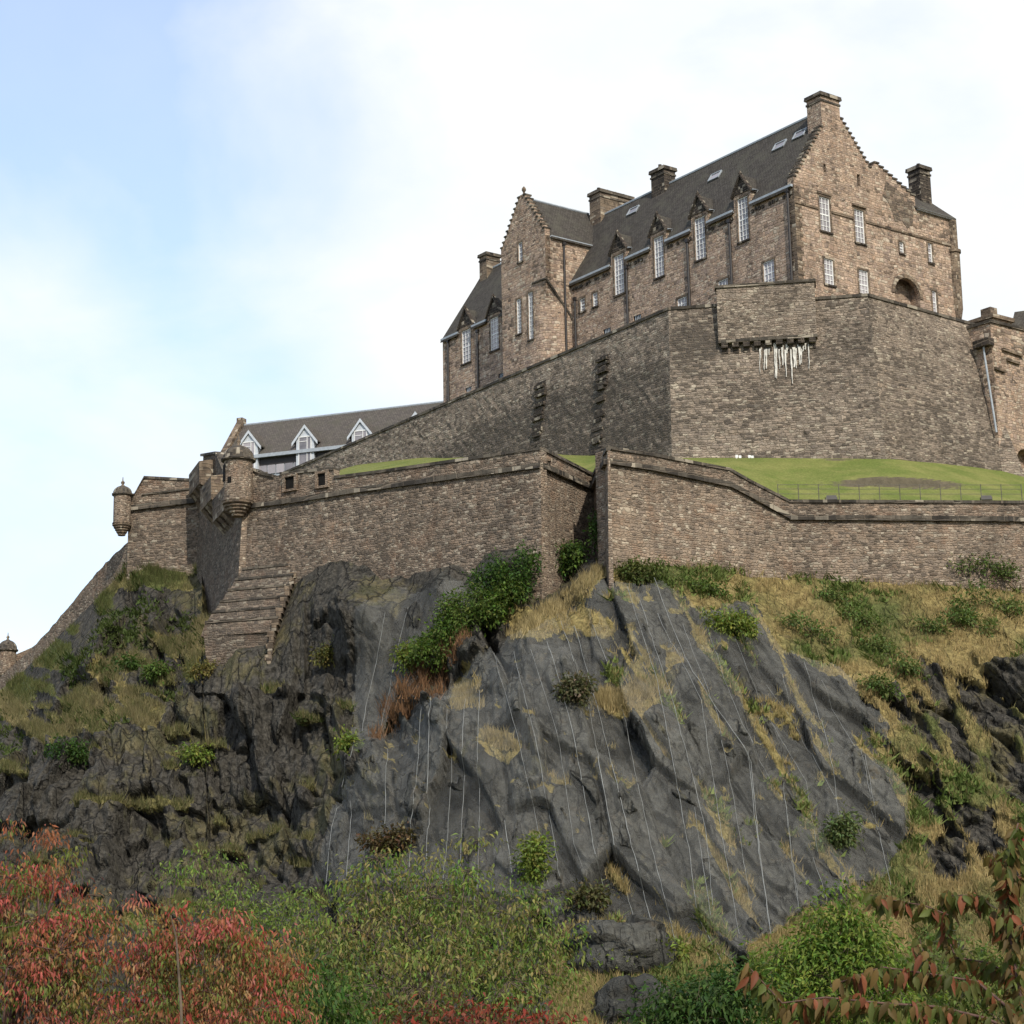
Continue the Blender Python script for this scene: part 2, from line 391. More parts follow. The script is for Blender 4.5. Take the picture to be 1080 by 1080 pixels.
# rock: colours laid by what grows or lies there (attribute msk: r grass, g dryness, b netted grey face, a moss)
m, t = newmat('basalt_hill'); k = NT(t)
pos = k.n('ShaderNodeNewGeometry').outputs['Position']; at = k.n('ShaderNodeAttribute', attribute_name='msk')
sp = k.n('ShaderNodeSeparateColor'); k.put(sp.inputs[0], at.outputs['Color'])
g, dry, net, moss = sp.outputs[0], sp.outputs[1], sp.outputs[2], at.outputs['Alpha']
f1 = k.noise(pos, .5, 6, .62); f2 = k.noise(pos, 3.2, 6, .65); f3 = k.noise(k.scale(pos, (1.2, 1.2, .35)), 1.4, 5, .65)
rk = k.mix(k.smooth(f2, .3, .72), (.024, .022, .018), (.092, .083, .068))
rk = k.mix(k.m('MULTIPLY', k.smooth(f3, .5, .75), .65), rk, (.098, .090, .074))
rn = k.mix(k.smooth(f2, .3, .75), (.044, .043, .038), (.094, .092, .081))
rn = k.mix(k.m('MULTIPLY', k.smooth(f3, .52, .74), .35), rn, (.165, .155, .125))
rn = k.mix(k.m('MULTIPLY', k.smooth(k.noise(k.scale(pos, (1, 1, .55)), .33, 5, .65), .47, .60), .6), rn, (.022, .022, .020))
rn = k.mix(k.m('MULTIPLY', k.smooth(k.noise(pos, .9, 5, .7), .54, .70), .45), rn, (.105, .080, .052))
rn = k.mix(1.0, rn, k.ramp(dry, [(0, (.55, .55, .55)), (1, (1.32, 1.32, 1.30))]), 'MULTIPLY')
rk = k.mix(net, rk, rn)
ms = k.mix(k.smooth(f1, .4, .6), (.075, .072, .028), (.16, .135, .065))
rk = k.mix(k.m('MULTIPLY', k.smooth(k.m('ADD', k.m('MULTIPLY', moss, .55), k.m('MULTIPLY', f3, .8)), .70, .92), .65), rk, ms)
tl = k.n('ShaderNodeMapping'); k.put(tl.inputs[0], pos); tl.inputs['Rotation'].default_value = (0, R(-26), 0); tl.inputs['Scale'].default_value = (.80, .5, .20)
wv = k.n('ShaderNodeMixRGB'); wv.blend_type = 'ADD'; wv.inputs[0].default_value = .55; k.put(wv.inputs[1], tl.outputs[0]); k.put(wv.inputs[2], k.noise(pos, .8, 4, .6, 0, 1))
vo = k.n('ShaderNodeTexVoronoi', feature='DISTANCE_TO_EDGE'); k.put(vo.inputs['Vector'], wv.outputs[0]); vo.inputs['Scale'].default_value = 1.0
vo2 = k.n('ShaderNodeTexVoronoi', feature='DISTANCE_TO_EDGE'); k.put(vo2.inputs['Vector'], wv.outputs[0]); vo2.inputs['Scale'].default_value = 3.1
crk = k.m('MULTIPLY', k.m('SUBTRACT', 1.0, k.smooth(vo.outputs[0], .0, .055)), k.smooth(f1, .36, .50)); crk2 = k.m('MULTIPLY', k.m('SUBTRACT', 1.0, k.smooth(vo2.outputs[0], .0, .06)), k.smooth(f3, .42, .6))
rk = k.mix(k.m('MULTIPLY', k.m('MAXIMUM', crk, k.m('MULTIPLY', crk2, .35)), .7), rk, (.010, .010, .009))
rk = k.mix(k.m('MULTIPLY', k.smooth(k.noise(pos, 1.9, 6, .7), .60, .72), .55), rk, (.15, .145, .115))
gd = k.mix(k.smooth(f2, .35, .7), (.165, .128, .050), (.345, .268, .108))
gg = k.mix(k.smooth(f2, .35, .7), (.065, .078, .022), (.14, .15, .050))
gr = k.mix(dry, gg, gd)
gr = k.mix(k.m('MULTIPLY', k.smooth(f1, .6, .75), .6), gr, (.13, .085, .055))
col = k.mix(k.smooth(k.m('ADD', g, k.m('MULTIPLY', k.m('SUBTRACT', f2, .5), .9)), .42, .58), rk, gr)
k.out(k.bsdf(col, .92, .2, k.bump(k.m('SUBTRACT', k.m('ADD', f2, k.m('MULTIPLY', f3, .8)), k.m('ADD', k.m('MULTIPLY', crk, .7), k.m('MULTIPLY', crk2, .4))), .30))); MT['hill'] = m

m, t = newmat('mown_grass'); k = NT(t); pos = k.n('ShaderNodeNewGeometry').outputs['Position']
c = k.mix(k.smooth(k.noise(pos, .35, 5, .6), .35, .68), (.125, .155, .022), (.20, .185, .045))
c = k.mix(1.0, c, k.ramp(k.noise(pos, 6, 4), [(.3, (.75, .75, .75)), (.7, (1.15, 1.15, 1.15))]), 'MULTIPLY')
k.out(k.bsdf(c, .95, .1, k.bump(k.noise(pos, 9, 4), .08))); MT['lawn'] = m
m, t = newmat('rough_ground'); k = NT(t); pos = k.n('ShaderNodeNewGeometry').outputs['Position']
c = k.mix(k.smooth(k.noise(pos, .3, 6, .6), .35, .68), (.05, .065, .018), (.14, .11, .045))
k.out(k.bsdf(c, .95, .1, k.bump(k.noise(pos, 5, 4), .1))); MT['ground'] = m
# wire netting: open mesh, most of what lies behind shows through
m, t = newmat('wire_netting'); k = NT(t); pos = k.n('ShaderNodeNewGeometry').outputs['Position']
d = k.bsdf((.27, .268, .248), .6, .3); tr = k.n('ShaderNodeBsdfTransparent'); mx = k.n('ShaderNodeMixShader')
f = k.smooth(k.noise(k.scale(pos, (.8, .8, .35)), 1.1, 5, .6), .35, .75, .08, .17)
k.put(mx.inputs[0], f); k.put(mx.inputs[1], tr.outputs[0]); k.put(mx.inputs[2], d); k.out(mx.outputs[0]); MT['net'] = m
# ------------------------------------------------------------------ plan of the lower wall
def plan(px, Y, py=540): p = P(px, py, Y); return (p.x, p.y)
pG, pH, pJ, pK, pM, pE = plan(262, 131.8), plan(570.5, 117.8), plan(626, 126.0), plan(640, 117.0), plan(832, 125.0), plan(1150, 126.2)
PL_GH, PL_HJ, PL_JK, PL_KM, PL_ME = Plane(pG, pH), Plane(pH, pJ), Plane(pJ, pK), Plane(pK, pM), Plane(pM, pE)
pA0 = plan(213.5, 150.0); pA1 = plan(136, 151.0); PL_left = Plane(pA1, pA0)
PL_side = Plane(pA0, pG)
def wallY(px, py):
    pl = PL_left if px < 213 else PL_GH if px < 570 else PL_HJ if px < 626 else PL_KM if px < 832 else PL_ME
    t, z = pl.tz(px, py); return pl.pt(t, z).y

# ------------------------------------------------------------------ hill: crag, gully and grassy slopes
CP = [(-80,770,185),(0,715,173),(60,650,162),(130,585,152),(-80,850,150),(0,800,141),(60,730,145),(110,690,141),(190,690,136),(150,650,146),
 (212,702,128.4),(252,690,126.1),(300,708,124.6),(252,730,124.4),
 (0,860,128),(0,950,118),(-80,950,120),(100,780,128),(100,860,121.5),(100,940,117),(200,770,123.5),(200,850,119),(200,930,115),(300,780,120),(300,850,116),(300,930,112),
 (330,640,124.5),(340,700,122),(385,645,118.5),(375,760,114.5),(460,620,117.5),(450,690,116),(535,592,116.2),
 (420,775,114),(480,722,115),(545,668,116.5),(595,632,118.5),
 (395,795,108.5),(470,738,107.8),(555,674,109.6),(618,620,113.6),
 (350,900,107),(450,800,105.5),(450,930,101),(560,760,104),(560,930,98),(640,650,111),(680,800,101.5),(680,950,96),(640,720,106.5),(760,680,111),(800,800,104),(800,970,95.5),(880,750,109.5),(900,880,102),(940,700,116),(1000,800,110),(1080,720,116),(1080,900,104),(1000,940,100),(960,1000,96),(860,1010,94),
 (0,1020,110),(0,1100,96),(200,1000,106),(200,1100,91),(400,1000,97),(400,1100,88),(600,1000,92),(600,1100,84),(700,1100,83),(820,1100,83),(950,1100,84),(1080,1100,86),(1080,1000,95),(1150,720,117),(1150,900,106),(1150,1050,90),(-80,1100,98),(-80,1030,112)]
for x, y in ((150, 606), (185, 606), (205, 610)): CP.append((x, y, wallY(x, y) - .5)); CP.append((x, y - 20, wallY(x, y) + 1))
for x, y in ((330, 602), (375, 600), (430, 616), (500, 610), (560, 600), (600, 608), (645, 606), (690, 602), (740, 606), (790, 611), (830, 614), (890, 618), (950, 620), (1020, 624), (1080, 630), (1150, 634)):
    CP.append((x, y, wallY(x, y) - .35)); CP.append((x, y - 22, wallY(x, y) + .9))
cp = np.array(CP, float); cx, cy, cY = cp[:, 0], cp[:, 1], cp[:, 2]
def _phi(r): return r
_A = _phi(np.hypot(cx[:, None] - cx[None], cy[:, None] - cy[None])); _n = len(cp)
_B = np.zeros((_n + 3, _n + 3)); _B[:_n, :_n] = _A - np.eye(_n) * 2.0; _B[:_n, _n] = 1; _B[:_n, _n + 1] = cx; _B[:_n, _n + 2] = cy; _B[_n, :_n] = 1; _B[_n + 1, :_n] = cx; _B[_n + 2, :_n] = cy
_w = np.linalg.solve(_B, np.concatenate([cY, np.zeros(3)]))
def hillY(px, py):
    px = np.asarray(px, float); py = np.asarray(py, float); s = np.zeros(px.shape) + _w[_n] + _w[_n + 1] * px + _w[_n + 2] * py
    for i in range(_n): s += _w[i] * np.hypot(px - cx[i], py - cy[i])
    return s
def inpoly(px, py, poly):
    r = np.zeros(px.shape, bool); n = len(poly); j = n - 1
    for i in range(n):
        xi, yi = poly[i]; xj, yj = poly[j]
        if yi != yj:
            r ^= ((yi > py) != (yj > py)) & (px < (xj - xi) * (py - yi) / (yj - yi) + xi)
        j = i
    return r
NETA = [(376,650),(400,632),(470,612),(520,590),(548,584),(562,592),(520,640),(470,690),(410,735),(396,790),(372,800),(372,700)]
NETB = [(330,935),(345,865),(388,792),(470,738),(545,680),(610,632),(632,608),(652,610),(668,622),(705,622),(740,642),(790,640),(832,690),(885,705),(935,762),(962,870),(930,925),(850,960),(800,1000),(770,1015),(700,985),(600,965),(480,940)]
GULLY = [(388,792),(396,760),(470,690),(530,640),(600,600),(632,606),(610,632),(545,680),(470,738)]
GR = [(600,640),(632,603),(700,592),(1200,600),(1200,1200),(755,1200),(790,1000),(850,960),(930,925),(962,870),(935,762),(885,705),(832,690),(790,640),(740,642),(705,622),(668,622),(652,608)]
RK2 = [(925,735),(985,690),(1030,700),(1100,720),(1100,860),(1010,930),(950,910),(940,800),(945,770)]
LOW = [(585,985),(640,968),(700,972),(770,1012),(760,1200),(570,1200)]
GL = [(-100,700),(0,690),(135,560),(215,600),(215,690),(190,745),(150,765),(100,770),(60,790),(-100,870)]
DKB = [(100,640),(150,612),(205,615),(205,660),(160,675),(110,690),(60,740),(45,720),(60,690)]
TUFT = [(478,725,512,755),(505,773,545,797),(625,722,700,752),(590,638,640,665),(535,640,610,675),(700,690,725,706)]
def masks(px, py):
    wx = px + 17 * fbm(px / 38, py / 38, 31, 5, .62); wy = py + 17 * fbm(px / 38, py / 38, 57, 5, .62)
    netb = inpoly(wx, wy, NETB); neta = inpoly(wx, wy, NETA)
    net = (netb | neta).astype(float)
    g = np.zeros(px.shape); dry = np.zeros(px.shape) + .75; moss = np.zeros(px.shape)
    big = fbm(px / 55, py / 38, 5, 4)
    gl = inpoly(wx, wy, GL); g[gl] = 1.0; dry[gl] = (.40 + 1.3 * big)[gl]; lr = gl & (fbm((px + .9 * py) / 42, (py - .8 * px) / 20, 87, 4) > np.interp(py, [600, 700, 790], [.22, .10, -.05])); g[lr] = .22
    d = inpoly(wx, wy, DKB) & (big > -.35); g[d] = .25
    r = inpoly(wx, wy, GR); g[r] = 1.0; dry[r] = (.72 + 1.7 * big)[r]
    f = fbm((px - .8 * py) / 26, (py + .6 * px) / 80, 9, 4)
    r2 = inpoly(wx, wy, RK2) & (f > -.06); g[r2] = .12
    lo = inpoly(wx, wy, LOW); g[lo] = 1.0; dry[lo] = .7
    r3 = r & (py > 690) & ~inpoly(wx, wy, RK2) & (f > .38); g[r3] = .2
    st = netb & (px > 640) & (fbm((px - 0.62 * py) / 13, (py + .5 * px) / 95, 12, 4) > .29); g[st] = .75; dry[st] = .8
    gu = inpoly(wx, wy, GULLY); g[gu] = .18; dry[gu] = .9; net[gu] = 0
    for x0, y0, x1, y1 in TUFT:
        e = ((wx - (x0 + x1) / 2) / (x1 - x0) * 2) ** 2 + ((wy - (y0 + y1) / 2) / (y1 - y0) * 2) ** 2 < 1; g[e] = 1.0; dry[e] = .9
    dk = (net < .5) & (g < .3); moss[dk] = np.clip(.52 + .9 * fbm(px / 50, py / 30, 77, 4), 0, 1)[dk]
    moss[(net > .5)] = np.clip(.22 + .8 * fbm(px / 28, py / 40, 78, 4), 0, .75)[net > .5]
    sp_ = netb & (py < 900) & (fbm(px / 17, py / 11, 79, 4) > .47); g[sp_] = .8; dry[sp_] = .75
    # ledges with turf on the dark crag
    led = dk & (px < 380) & (py > 690) & (fbm(px / 46, py / 13, 44, 4) > .46); g[led] = .85; dry[led] = .45
    # steep foot of the wall behind the stepped base
    return np.clip(g, 0, 1), np.clip(dry, 0, 1), net, np.clip(moss, 0, 1)
def sstep(x, a, b): t = np.clip((x - a) / (b - a), 0, 1); return t * t * (3 - 2 * t)
TOPX = [-100,0,40,90,130,136,213,214,262,300,315,345,375,402,430,470,505,545,562,572,600,626,640,700,760,832,1080,1160]
TOPY = [748,728,694,643,602,584,588,650,640,640,592,580,584,612,606,598,588,576,576,588,590,590,584,580,582,590,600,606]
def displaced(px, py, extra=True):
    Y = hillY(px, py); p = P_np(px, py, Y); X, Z = p[..., 0], p[..., 2]
    g, dry, net, moss = masks(px, py)
    sh = np.interp(px, [0, 380, 520, 700, 1000], [.05, .12, .12, .42, .75])
    q = X + sh * Z
    q = q + .9 * fbm(X / 5, Z / 6, 140, 3); zz_ = Z + 1.2 * fbm(X / 4, Z / 5, 141, 3)
    a1, e1 = facet(q / 3.1, zz_ / 6.5, 3, 1.0); a2, e2 = facet(q / 1.15 + 30, zz_ / 2.4, 8, 1.1); a3, e3 = facet(q / .33, Z / .8, 21, 1.0)
    rough = 1 - .72 * sstep(g, .35, .8)
    isnet = net
    amp1 = np.where(isnet > .5, .85, 1.4); amp2 = np.where(isnet > .5, .52, .7); amp3 = np.where(isnet > .5, .16, .24)
    ledge = np.where(isnet > .5, .22, .5) * (np.abs(((Z / 4.5 + .6 * fbm(X / 6, Z / 9, 61, 3)) % 1.0) - .5) * 2 - .5)
    d = rough * (amp1 * a1 + amp2 * a2 + amp3 * a3 - .35 * np.exp(-e2 * 14) * (1 - .7 * isnet) - .5 * np.exp(-e1 * 18) + ledge * 1.2) + .8 * fbm(X / 7, Z / 7, 40, 2) + np.where(isnet > .5, .07, .16) * fbm(X / 1.1, Z / 1.1, 41, 3)
    if d.ndim == 2:
        for _ in range(1):
            d[1:-1] = .25 * d[:-2] + .5 * d[1:-1] + .25 * d[2:]; d[:, 1:-1] = .25 * d[:, :-2] + .5 * d[:, 1:-1] + .25 * d[:, 2:]
    top = np.interp(px, TOPX, TOPY) + 22
    near = sstep(py, top + 0, top + 55); d = d * (.12 + .88 * near)
    d = d * (1 - .75 * ((px > 205) & (px < 320) & (py < 730)))
    nrm = np.stack([-.12 + 0 * px, -.93 + 0 * px, .34 + 0 * px], -1)
    dry = np.where((net > .5) & (g < .3), np.clip(.5 + .34 * a1 + .22 * a2, 0, 1), dry)
    return p + nrm * d[..., None], (g, dry, net, moss)
NX, NY = 830, 400
uu = np.linspace(-70, 1150, NX); vv = np.linspace(0, 1, NY)
top = np.interp(uu, TOPX, TOPY)
GX = np.repeat(uu[None], NY, 0); GY = top[None] + (1105 - top[None]) * vv[:, None]
HP, HM = displaced(GX, GY)
idx = np.arange(NX * NY).reshape(NY, NX)
fc = np.stack([idx[:-1, :-1], idx[1:, :-1], idx[1:, 1:], idx[:-1, 1:]], -1).reshape(-1, 4)
# run the crest back into the hill so that it has depth behind the walls
hv = HP.reshape(-1, 3); msk = np.stack([a.reshape(-1) for a in HM], -1)
back = HP[0] + np.array([0, 30, 2.0]); nb = len(hv)
hv = np.concatenate([hv, back]); msk = np.concatenate([msk, msk[:NX]])
bi = nb + np.arange(NX); fc = np.concatenate([fc, np.stack([bi[:-1], idx[0, :-1], idx[0, 1:], bi[1:]], -1)])
# and its foot down under the ground
low = HP[-1] + np.array([0, -10, -5.0]); nb = len(hv)
hv = np.concatenate([hv, low]); msk = np.concatenate([msk, msk[NX * (NY - 1):NX * NY]])
bi = nb + np.arange(NX); fc = np.concatenate([fc, np.stack([idx[-1, :-1], bi[:-1], bi[1:], idx[-1, 1:]], -1)])
hill = np_mesh('hill', hv, fc, MT['hill'], None, {'msk': msk}, True); tag(hill, kind='structure')
hill.data.polygons.foreach_set('use_smooth', ((msk[fc][:, :, 0].max(1) > .4)))
def hill_at(px, py):
    """point on the finished hill surface, by grid lookup"""
    i = np.clip((np.asarray(px, float) + 70) / 1220 * (NX - 1), 0, NX - 1); tp = np.interp(px, TOPX, TOPY)
    j = np.clip((np.asarray(py, float) - tp) / (1105 - tp) * (NY - 1), 0, NY - 1)
    return HP[np.round(j).astype(int), np.round(i).astype(int)]

# ------------------------------------------------------------------ ground: dips from the gardens into the valley, then out to the horizon
gx = np.unique(np.concatenate([np.linspace(-3000, -120, 14), np.linspace(-120, 120, 60), np.linspace(120, 3000, 14)]))
gy = np.unique(np.concatenate([np.linspace(-600, -10, 10), np.linspace(-10, 130, 90), np.linspace(130, 4500, 20)]))
XX, YY = np.meshgrid(gx, gy)
ZZ = np.interp(YY, [-600, 2, 9, 18, 30, 75, 130, 200, 4500], [-1.8, -1.8, -3.2, -5.6, -6.6, -6.9, -5.5, -6, -9]) + np.where(np.abs(XX) < 119, .35 * fbm(XX / 9, YY / 9, 90, 3) * (YY > 4), 0)
gi = np.arange(XX.size).reshape(XX.shape)
gf = np.stack([gi[:-1, :-1], gi[:-1, 1:], gi[1:, 1:], gi[1:, :-1]], -1).reshape(-1, 4)
tag(np_mesh('ground', np.stack([XX, YY, ZZ], -1).reshape(-1, 3), gf, MT['ground'], None, None, True), kind='structure')

# ------------------------------------------------------------------ wall panels
def panel(mb, pl, tops, zb, thick=1.2, step=.55, batter=0.0, wfun=None, seed=0, rowh=.6, rough=.03, t0=None, t1=None, ends=True):
    """solid wall along plane pl; tops: [(t, z)...]; foot at height zb, leaning outwards by batter (per metre)"""
    ts = [a for a, b in tops]; zs = [b for a, b in tops]; t0 = ts[0] if t0 is None else t0; t1 = ts[-1] if t1 is None else t1
    n = max(2, int((t1 - t0) / step)); tt = sorted(set(list(np.linspace(t0, t1, n)) + [x for x in ts if t0 < x < t1]))
    zt = np.interp(tt, ts, zs); ref = max(zs); nr = max(2, int(((6 if callable(zb) else ref - zb)) / rowh)); g = random.Random(seed); vs = []; us = []; wx = []
    for i, t in enumerate(tt):
        zbb = zb(t) if callable(zb) else zb
        for r in range(nr + 1):
            z = zt[i] + (zbb - zt[i]) * r / nr
            o = batter * (ref - z) + (g.uniform(-rough, rough) if 0 < i < len(tt) - 1 else 0)
            vs.append(pl.pt(t, z, o)); us.append((t + seed * 13.7, z)); wx.append(wfun(t, z) if wfun else mb.w)
    m = len(tt); fs = []; flip = (pl.d.cross(Vector((0, 0, 1)))).dot(pl.n) < 0
    def q(a, b, c, d): fs.append((a, b, c, d) if not flip else (d, c, b, a))
    for i in range(m - 1):
        for r in range(nr):
            a = i * (nr + 1) + r; q(a, a + 1, a + nr + 2, a + nr + 1)
    b = mb.add(vs, fs, 0, us); mb.wx[b:] = wx
    vs2 = []; fs = []                                                  # top and back
    for i, t in enumerate(tt):
        zbb = zb(t) if callable(zb) else zb
        vs2 += [pl.pt(t, zt[i], batter * (ref - zt[i])), pl.pt(t, zt[i], -thick), pl.pt(t, zbb, -thick)]
    for i in range(m - 1):
        a = 3 * i; q(a + 1, a, a + 3, a + 4); q(a + 2, a + 1, a + 4, a + 5)
    mb.add(vs2, fs)
    if ends:
        for i in (0, m - 1):
            t = tt[i]; zbb = zb(t) if callable(zb) else zb
            mb.add([pl.pt(t, zt[i], batter * (ref - zt[i])), pl.pt(t, zbb, batter * (ref - zbb)), pl.pt(t, zbb, -thick), pl.pt(t, zt[i], -thick)], [(0, 1, 2, 3) if (i == 0) == flip else (3, 2, 1, 0)])
def band(mb, pl, pts, h, o0, o1, mi=0):
    """moulding following (t, z) points: height h below z, from offset o0 to o1 off the wall"""
    for (ta, za), (tb, zb_) in zip(pts[:-1], pts[1:]):
        mb.box6([pl.pt(ta, za - h, o0), pl.pt(tb, zb_ - h, o0), pl.pt(tb, zb_ - h, o1), pl.pt(ta, za - h, o1),
                 pl.pt(ta, za, o0), pl.pt(tb, zb_, o0), pl.pt(tb, zb_, o1), pl.pt(ta, za, o1)] if pl.d.cross(Vector((0, 0, 1))).dot(pl.n) < 0 else
                [pl.pt(tb, zb_ - h, o0), pl.pt(ta, za - h, o0), pl.pt(ta, za - h, o1), pl.pt(tb, zb_ - h, o1),
                 pl.pt(tb, zb_, o0), pl.pt(ta, za, o0), pl.pt(ta, za, o1), pl.pt(tb, zb_, o1)], mi)
def tzs(pl, pts): return [pl.tz(x, y) for x, y in pts]

# ---- lower wall, right hand: return, bright bastion face, long level face
lw = thing('curtain_wall', P(735, 600, 121), 'sunlit rubble wall with sharp bastion corner, running level under the fenced lawn to the right', 'wall')
wm, cpm, stm = MB(), MB(), MB()
def run(pl, top, string, zb, seed, cap=True, th=1.3, e0=0.0, e1=0.0, wfun=None, mbs=None, batter=.02):
    a, b_, c_ = mbs
    T = tzs(pl, top); Q = tzs(pl, string)
    T[0] = (T[0][0] - e0, T[0][1]); T[-1] = (T[-1][0] + e1, T[-1][1]); Q[0] = (Q[0][0] - e0, Q[0][1]); Q[-1] = (Q[-1][0] + e1, Q[-1][1])
    panel(a, pl, T, zb, th, seed=seed, wfun=wfun, batter=batter)
    ref = max(z for t, z in T)
    band(b_, pl, [(t, z + .16) for t, z in T], .20, -th - .06, .10 + batter * .5)
    band(c_, pl, Q, .34, -.2, .26)
    return T
def wfL(t, z): return float(np.clip(.28 + .5 * vnoise(np.array(t / 3.0), np.array(z / 9.0), 3) - .25, 0, 1))
run(PL_JK, [(626, 503), (633, 488), (641, 474.5)], [(626, 513), (634, 494), (641, 484)], 14, 3, mbs=(wm, cpm, stm), wfun=lambda t, z: .25, th=.12)
run(PL_KM, [(640, 473), (690, 481), (769, 496), (790, 508), (832, 529.5)], [(640, 484), (690, 492), (769, 509), (790, 520), (832, 543.5)], 14, 4, mbs=(wm, cpm, stm), wfun=lambda t, z: max(0, .30 - abs(t - 13.5) * .1) + max(0, .25 * (z - 25) / 3))
run(PL_ME, [(832, 529.5), (1150, 531)], [(832, 543.5), (1150, 546)], 14, 5, mbs=(wm, cpm, stm), wfun=lambda t, z: .12 + max(0, .35 - t * .12))
wm.build('wall', MT['lower'], lw); cpm.build('coping', MT['coping'], lw); stm.build('string_course', MT['coping'], lw)

# ---- lower wall, left hand: bastion face with the pepper-pot turret
lg = thing('curtain_wall', P(420, 590, 125), 'shaded brown rubble wall with two gun embrasures and a corbelled pepper-pot turret at its left corner', 'wall')
wm, cpm, stm = MB(), MB(), MB()
Tn = tzs(PL_GH, [(262, 497), (270, 497), (280, 503), (289, 504), (296, 501), (300, 500.5)])
emb = []
topL = [(262, 496), (268, 496), (277, 500.5), (289, 503), (296, 500.6), (320, 498.3), (352, 495.2), (353, 504.5), (400, 498.5), (480, 487), (570.5, 474)]
T = tzs(PL_GH, topL); Q = tzs(PL_GH, [(262, 532), (320, 524.5), (380, 514.5), (470, 502), (570.5, 488.5)])
panel(wm, PL_GH, T, 12, .6, seed=6, wfun=lambda t, z: .22 + .3 * float(vnoise(np.array(t / 2.2), np.array(z / 8.0), 3)), step=.5, batter=.02)
segs = [T[0:4], T[4:7], T[7:11]]
for sgm in segs: band(cpm, PL_GH, [(t, z + .16) for t, z in sgm], .20, -.66, .12)
for x0, x1, y0, y1 in ((302, 312, 503.5, 517), (336.5, 345, 500, 513.5)):
    ta, za = PL_GH.tz(x0, y1); tb, zb_ = PL_GH.tz(x1, y0 + (x0 - x1) * .12); em = MB(); em.obox(PL_GH.pt(ta, za, .0), PL_GH.d * (tb - ta), PL_GH.n * .075, Vector((0, 0, zb_ - za))); eo = em.build('embrasure', MT['shadow'], lg)  # dark slab on the solid wall, painted as a shaded opening
    for a, b, c, d in ((ta - .22, ta, za, zb_ + .2), (tb, tb + .22, za, zb_ + .2), (ta, tb, zb_, zb_ + .2), (ta - .22, tb + .22, za - .16, za)):
        sm = MB(); sm.obox(PL_GH.pt(a, c, .0), PL_GH.d * (b - a), PL_GH.n * .22, Vector((0, 0, d - c))); sm.build('surround_stone', MT['lower'], eo)
band(stm, PL_GH, Q, .34, -.2, .26)
run(PL_HJ, [(570.5, 474), (626, 502)], [(570.5, 488.5), (626, 513.5)], 14, 7, mbs=(wm, cpm, stm), wfun=lambda t, z: .08 + max(0, t - 5) * .04, th=.12)
# battered return, its shade painted as darker stone, with two boxed machicolations
Ts = tzs(PL_side, [(217, 489), (228, 494), (232, 498), (262, 507)])
Ts = [(0, 37.0), (PL_side.L * .35, 35.6), (PL_side.L * .55, 33.0), (PL_side.L, 31.2)]
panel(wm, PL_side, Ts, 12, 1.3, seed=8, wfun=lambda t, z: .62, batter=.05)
band(cpm, PL_side, [(t, z + .16) for t, z in Ts], .20, -1.36, .25)
mc = MB()
for i, (f0, f1, zt) in enumerate(((.05, .30, 35.4), (.34, .58, 33.0), (.62, .86, 31.0))):
    L = PL_side.L
    mc.box6([PL_side.pt(L * f0, zt - 2.6, 0), PL_side.pt(L * f1, zt - 2.6, 0), PL_side.pt(L * f1, zt - 2.0, 1.25), PL_side.pt(L * f0, zt - 2.0, 1.25),
             PL_side.pt(L * f0, zt, 0), PL_side.pt(L * f1, zt, 0), PL_side.pt(L * f1, zt - .25, 1.3), PL_side.pt(L * f0, zt - .25, 1.3)])
    for kk in range(3):
        f = f0 + (f1 - f0) * (kk + .12) / 3; ww = (f1 - f0) * .2
        mc.box6([PL_side.pt(L * f, zt - 3.9, 0), PL_side.pt(L * (f + ww), zt - 3.9, 0), PL_side.pt(L * (f + ww), zt - 3.0, .4), PL_side.pt(L * f, zt - 3.0, .4),
                 PL_side.pt(L * f, zt - 2.55, 0), PL_side.pt(L * (f + ww), zt - 2.55, 0), PL_side.pt(L * (f + ww), zt - 2.05, 1.2), PL_side.pt(L * f, zt - 2.05, 1.2)])
mc.build('machicolation', MT['trim'], lg)
wm.build('wall', MT['lower'], lg); cpm.build('coping', MT['coping'], lg); stm.build('string_course', MT['coping'], lg)
def turret(parent, px, yc, yb, yt, Y, r, mat, win=True, kd='turret'):
    """round bartizan: corbel rings, drum, domed cap and finial. yc drum foot, yt drum head, yb corbel foot (photo rows)"""
    c = P(px, yc, Y); z0 = c.z; z1 = P(px, yt, Y).z; zb = P(px, yb, Y).z; c.z = 0
    tb = MB(); tb.lathe(c, [(r, z0), (r, z1)], 28); 
    t = tb.build(kd, mat, parent, False)
    cb = MB(); n = 5; prof = []
    for i in range(n):
        za = zb + (z0 - zb) * i / n; zc = zb + (z0 - zb) * (i + 1) / n; rr = r * (.30 + .78 * (i + 1) / n)
        prof += [(rr * .9, za), (rr, za + .3 * (zc - za)), (rr, zc - .01)]
    prof += [(r * 1.12, z0 + .06), (r * 1.02, z0 + .14)]
    cb.lathe(c, prof, 28); cb.build('corbel', MT['trim'], t)
    return t, c, z0, z1
def dome(t, c, z1, r, hgt, mat):
    d = MB(); pr = [(r * 1.0, z1 - .05), (r * 1.2, z1 + .02), (r * 1.22, z1 + .16), (r * 1.08, z1 + .22)]
    for i in range(1, 8):
        a = math.pi / 2 * i / 8; pr.append((r * 1.08 * math.cos(a), z1 + .22 + hgt * math.sin(a)))
    d.lathe(c, pr, 28); d.build('dome', mat, t, True)
    f = MB(); zt = z1 + .2 + hgt
    f.lathe(c, [(.09, zt - .1), (.20, zt + .02), (.08, zt + .12), (.16, zt + .25), (.16, zt + .34), (.05, zt + .45), (.03, zt + .75)], 10); f.build('finial', MT['trim'], t, True)
t, c, z0, z1 = turret(lg, 251, 530, 545, 487, 131.4, 1.02, MT['lower']); dome(t, c, z1, 1.02, .95, MT['coping'])
sl_ = MB()
